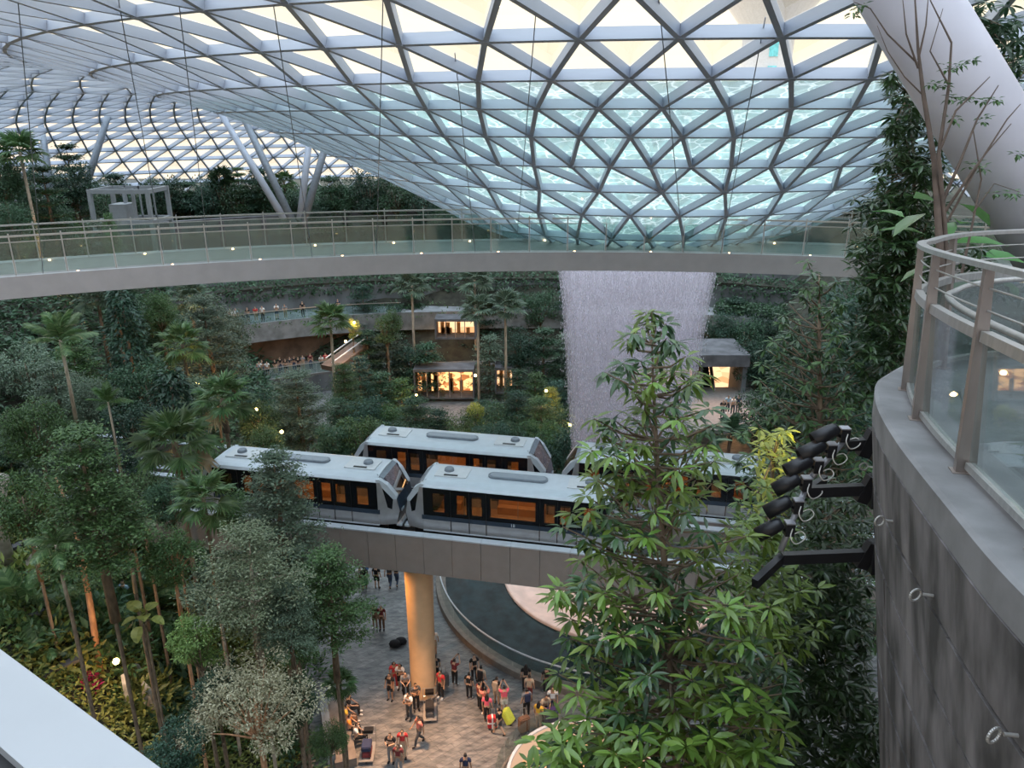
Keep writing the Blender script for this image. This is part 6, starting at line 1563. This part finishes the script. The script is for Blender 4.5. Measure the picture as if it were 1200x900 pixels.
# people on the far decks
UD = [(250,372),(253,371),(257,373),(263,373),(271,371),(275,370),(278,371),(291,371),(301,372),(308,371),(325,369),(335,367),(355,365),(396,362)]
cols = ['white','grey','black','navy','beige','white','lblue','black','red','white']
k = 0
for i, (px, py) in enumerate(UD):
    s = bs(px, .9, 6.9); p = bk(s, .9+.25*(i%2), 6.9)
    person(p, D2(170+(i*23)%40), ['stand','phone','lean'][i%3], cols[i%10], ['black','denim','beige'][i%3], 'tiny distant person on the upper back deck, %s from the left, %s top' % (ORD[i], cols[i%10].replace('lblue','light blue')), 'people on the upper back deck', 1.65, 'shorts' if i%3==1 else 'trousers')
LD = [287,292,296,302,306,311,314,325,331,336,342,347,351,357,366,378,383]
for i, px in enumerate(LD):
    s = bs(px, 4.2, 2.05); p = bk(s, 4.2-.4*(i%3), 2.05); cc = ['white','lblue','white','grey','white','black','white','black','black','black','dgrey','black','black','grey','maroon','white','red'][i]
    person(p, D2(165+(i*31)%50), ['stand','phone','stand','lean'][i%4], cc, ['black','beige','denim'][i%3], 'tiny distant person on the lower back deck, %s from the left, %s top' % (ORD[i], cc.replace('lblue','light blue').replace('dgrey','dark grey')), 'people on the lower back deck', 1.65, 'shorts' if i%3==0 else 'trousers')
for i, (px, py, Y, cc, lab) in enumerate([(232,452,48,'blue','person in blue shirt on the lit path below the fan palm'),(364,508,52,'white','person in white on the path behind the front train'),(358,512,52,'red','person in red beside the white dressed one behind the train'),(150,716,0,'lblue','person in pale blue on the shaded path at left'),(852,484,60,'lblue','person in light blue below the escalator hall, left'),(858,486,60,'white','person in white below the escalator hall, middle'),(864,484,60,'navy','person in navy below the escalator hall, right'),(846,490,58,'black','person in black before the escalator hall')]):
    if Y == 0: p = hit(px, py)
    else:
        p = atY(px, py, Y); p = Vector((p.x,p.y,max(0,terrain(p.x,Y))))
        if Y >= 58 and px > 800: p.z = atY(px,py,Y).z
    person(p, D2(180), ['stand','phone'][i%2], cc, 'dgrey', lab, 'people on paths around the valley', 1.65)
pw = atY(855, 488, 60)
o = MB().box((-4,-3,-.3),(4,7.5,0)).build('path', M['deck'], None, loc=(pw.x,60,pw.z-.02)); tag(o, kind='structure')

# ---- luggage
suit = MB(); suit.box((-.21,-.13,.06),(.21,.13,.66))
suit_me = suit.mesh('shell')
import bmesh
bm = bmesh.new(); bm.from_mesh(suit_me); bmesh.ops.bevel(bm, geom=bm.edges[:], offset=.035, segments=2, affect='EDGES'); bm.to_mesh(suit_me); bm.free()
hd_me = MB().tube([(-.1,.1,.64),(-.1,.1,.98),(.1,.1,.98),(.1,.1,.64)], .012, 6).mesh('handle'); hd_me.materials.append(M['rail'])
wh_me = MB().tube([(-.015,0,.035),(.015,0,.035)], .035, 10).mesh('wheel'); wh_me.materials.append(M['blackm'])
def suitcase(loc, rz, col, label, sc=1, tilt=0):
    e_ = empty('suitcase', label, 'suitcase', loc, rz, 'suitcases on the plaza'); e_.scale = (sc,)*3; e_.rotation_euler = (tilt,0,rz)
    if len(suit_me.materials) == 0: suit_me.materials.append(cloth('black'))
    o = mobj('shell', suit_me, None, e_); o.material_slots[0].link = 'OBJECT'; o.material_slots[0].material = cloth(col)
    mobj('handle', hd_me, None, e_)
    for x in (-.16,.16):
        for y in (-.09,.09): mobj('wheel', wh_me, None, e_, loc=(x,y,0))
    return e_
suitcase(fl_(521,803), .3, 'dgrey', 'black cabin suitcase between the column people and the maroon one')
s_ = suitcase(fl_(577,853), .1, 'red', 'red suitcase with white cross bands beside the pink dressed person')
MB().box((-.215,-.135,.32),(.215,.135,.40)).box((-.035,-.136,.06),(.035,.136,.665)).build('white_bands', cloth('white'), s_)
suitcase(fl_(600,848), 1.0, 'lime', 'yellow green suitcase tilted while being pulled', 1.1, -.6)
suitcase(fl_(646,849), .2, 'purple', 'large purple suitcase near the leaves', 1.35)
suitcase(fl_(614,857), .5, 'brown', 'dark brown large suitcase left of the yellow top person', 1.2)
def trolley(loc, rz, label, cases):
    e_ = empty('luggage_trolley', label, 'trolley', loc, rz, 'luggage trolleys')
    MB().box((-.3,-.55,.16),(.3,.55,.20)).build('platform', M['rail'], e_)
    MB().tube([(-.3,.55,.2),(-.3,.62,1.0),(.3,.62,1.0),(.3,.55,.2)], .018, 8).tube([(-.3,.58,.6),(.3,.58,.6)], .014, 6).build('frame', M['rail'], e_)
    MB().box((-.2,.5,.7),(.2,.75,.85)).build('basket', M['blackm'], e_)
    for x, y in ((-.25,.45),(.25,.45),(0,-.45)): mobj('wheel', wh_me, None, e_, loc=(x,y,.03), scale=(2,2,2))
    L_ = Matrix.Translation(loc) @ Matrix.Rotation(rz,4,'Z')
    for i, (x,y,z,c,lab) in enumerate(cases):
        p = L_ @ Vector((x,y,z+.20)); q = suitcase(p, rz, c, lab, .95); q.rotation_euler = (-PI/2, 0, rz)
        q.location = L_ @ Vector((x, -.45+y, z+.20+.13))
    return e_
trolley(fl_(504,838), .1, 'luggage trolley loaded with dark cases in front of the column', [(0,.0,0,'dgrey','dark grey case lying on the trolley by the column'),(0,.05,.27,'black','black case on top of the trolley load by the column')])
trolley(fl_(431,885), .05, 'luggage trolley with red and blue cases at the bottom left', [(0,0,0,'maroon','maroon case lying on the bottom left trolley'),(0,.05,.27,'navy','navy case stacked on the bottom left trolley')])
for i, (px, py) in enumerate(((463,757),(470,754))):
    me = shrub(.01,.01,.01,3,1)
    mb = MB().lathe([(.0,.0),(.24,.02),(.27,.15),(.2,.3),(.08,.36),(0,.36)], 12); o = mb.build('bag', cloth('black'), None, smooth=True, loc=fl_(px,py), scale=(1.2,.8,1)); tag(o, 'black soft bag lying on the open plaza floor, '+('left' if i == 0 else 'right')+' of two', 'bag', 'two bags on the plaza floor')
# terrace café furniture behind the rail
M['chair'] = mat('dark_chair', (.02,.022,.03), .5, .1, .1)
ch = empty('terrace_chair', 'dark metal chair standing behind the glass railing at right', 'chair', (4.0,5.0,CZ-.1), .6)
MB().box((-.22,-.22,.43),(.22,.22,.47)).build('seat', M['chair'], ch)
MB().box((-.22,.19,.5),(.22,.23,.92)).build('backrest', M['chair'], ch)
for x in (-.2,.2):
    for y in (-.2,.2): MB().tube([(x,y,0),(x,y,.45)], .014, 6).build('leg', M['chair'], ch)
tb_ = empty('terrace_table', 'dark terrace table near the right edge behind the railing', 'table', (4.1,3.9,CZ-.1))
MB().box((-.38,-.38,.71),(.38,.38,.74)).build('tabletop', M['chair'], tb_); MB().tube([(0,0,0),(0,0,.72)], .035, 10).build('pedestal', M['chair'], tb_); MB().lathe([(0,.03),(.25,.02),(.25,0)], 20).build('foot', M['chair'], tb_)

# ================================================================ SMALL LAMPS AND THEIR LIGHT
def spot(loc, aim, power, col, size=1.0, blend=.6, rad_=.1):
    l = bpy.data.lights.new('lamp_light', 'SPOT'); l.energy = power; l.color = col; l.spot_size = size; l.spot_blend = blend; l.shadow_soft_size = rad_
    o = bpy.data.objects.new('lamp_light', l); COL.objects.link(o); o.location = loc; o.rotation_euler = (Vector(aim)-Vector(loc)).to_track_quat('-Z','Y').to_euler(); return o
def point(loc, power, col, r=.1):
    l = bpy.data.lights.new('lamp_light', 'POINT'); l.energy = power; l.color = col; l.shadow_soft_size = r
    o = bpy.data.objects.new('lamp_light', l); COL.objects.link(o); o.location = loc; return o
WC_ = (1,.55,.22)
glow_me = MB().lathe([(0,-.12),(.09,-.08),(.12,0),(.09,.08),(0,.12)], 10).mesh('garden_lamp'); glow_me.materials.append(emat('garden_lamp_glow', (1,.72,.25), 10))
GL = [(330,506,46,40),(136,775,23,60),(232,448,47,60),(250,425,56,50),(415,378,70,60),(405,400,68,60),(352,335,84,60),(300,332,84,50),(488,463,66,60),(522,396,76,40),(557,440,58,30),(640,458,59,30),(560,512,57,60),(668,498,56,60),(300,480,48,60),(232,372,57,40),(55,312,60,60),(64,306,60,40),(410,512,58,60),(540,520,55,40),(620,520,56,40)]
for i, (px, py, Y, pw) in enumerate(GL):
    p = atY(px, py, Y); o = mobj('garden_lamp', glow_me, None, None, loc=p); tag(o, 'small glowing warm garden lamp among the leaves, %s listed from %s' % ('one', 'the left slope') if False else 'small glowing yellow lamp among leaves, %s' % ['below the train end','by the near slope steps','under the fan palm','left of the deck recess','beside the ramp top','beside the ramp foot','above the upper deck, right','above the upper deck, left','before the wide shopfront','at the upper lit room','on the yellow lit round tree','on the yellow layered tree','behind the rear train roof','by the waterfall foot','behind the front train','under the bridge left part','behind the bridge glass, left','behind the bridge glass, right','left behind the rear train','middle behind the rear train','right behind the rear train'][i], 'lamp', 'garden lamps in the valley')
    point(p+Vector((0,-.4,.15)), pw*3.0, WC_, .15)
# warm downlights that tint column and plaza
spot((cpos.x-3.3, cpos.y-.6, 7.2), (cpos.x, cpos.y, 4.5), 700, (1,.48,.16), 1.3, .8, .15)
spot((cpos.x-.8, 27.0, 7.3), (cpos.x+.2, 25.8, 0), 3600, (1,.55,.28), 1.5, .9, .3)
spot((3.0, 27.2, 7.2), (2.0, 26.0, 0), 900, (1,.55,.28), 1.5, .9, .3)
for (x, y, e_) in ((700,690,300),(800,720,420),(640,705,300)):
    p = atZ(x, y, 0); spot((p.x,p.y,7.2), (p.x,p.y,0), e_, (1,.55,.34), 1.6, .9, .2)
p = atY(852, 470, 62); spot((p.x,p.y,p.z+4), (p.x-.5,p.y-1,p.z), 900, (1,.5,.24), 1.8, .8, .3)
# the lamps' beam on the yellow leaves
p = atT(925,528,9.2); spot(p+Vector((.55,-.3,.25)), p+Vector((-.5,.3,-.1)), 60, (1,.85,.15), 1.0, .5, .05)
# prototypes out of the scene
for k, r_ in PROTO.items():
    for ch in list(KIDS.get(r_.name, [])): bpy.data.objects.remove(ch)
    bpy.data.objects.remove(r_)
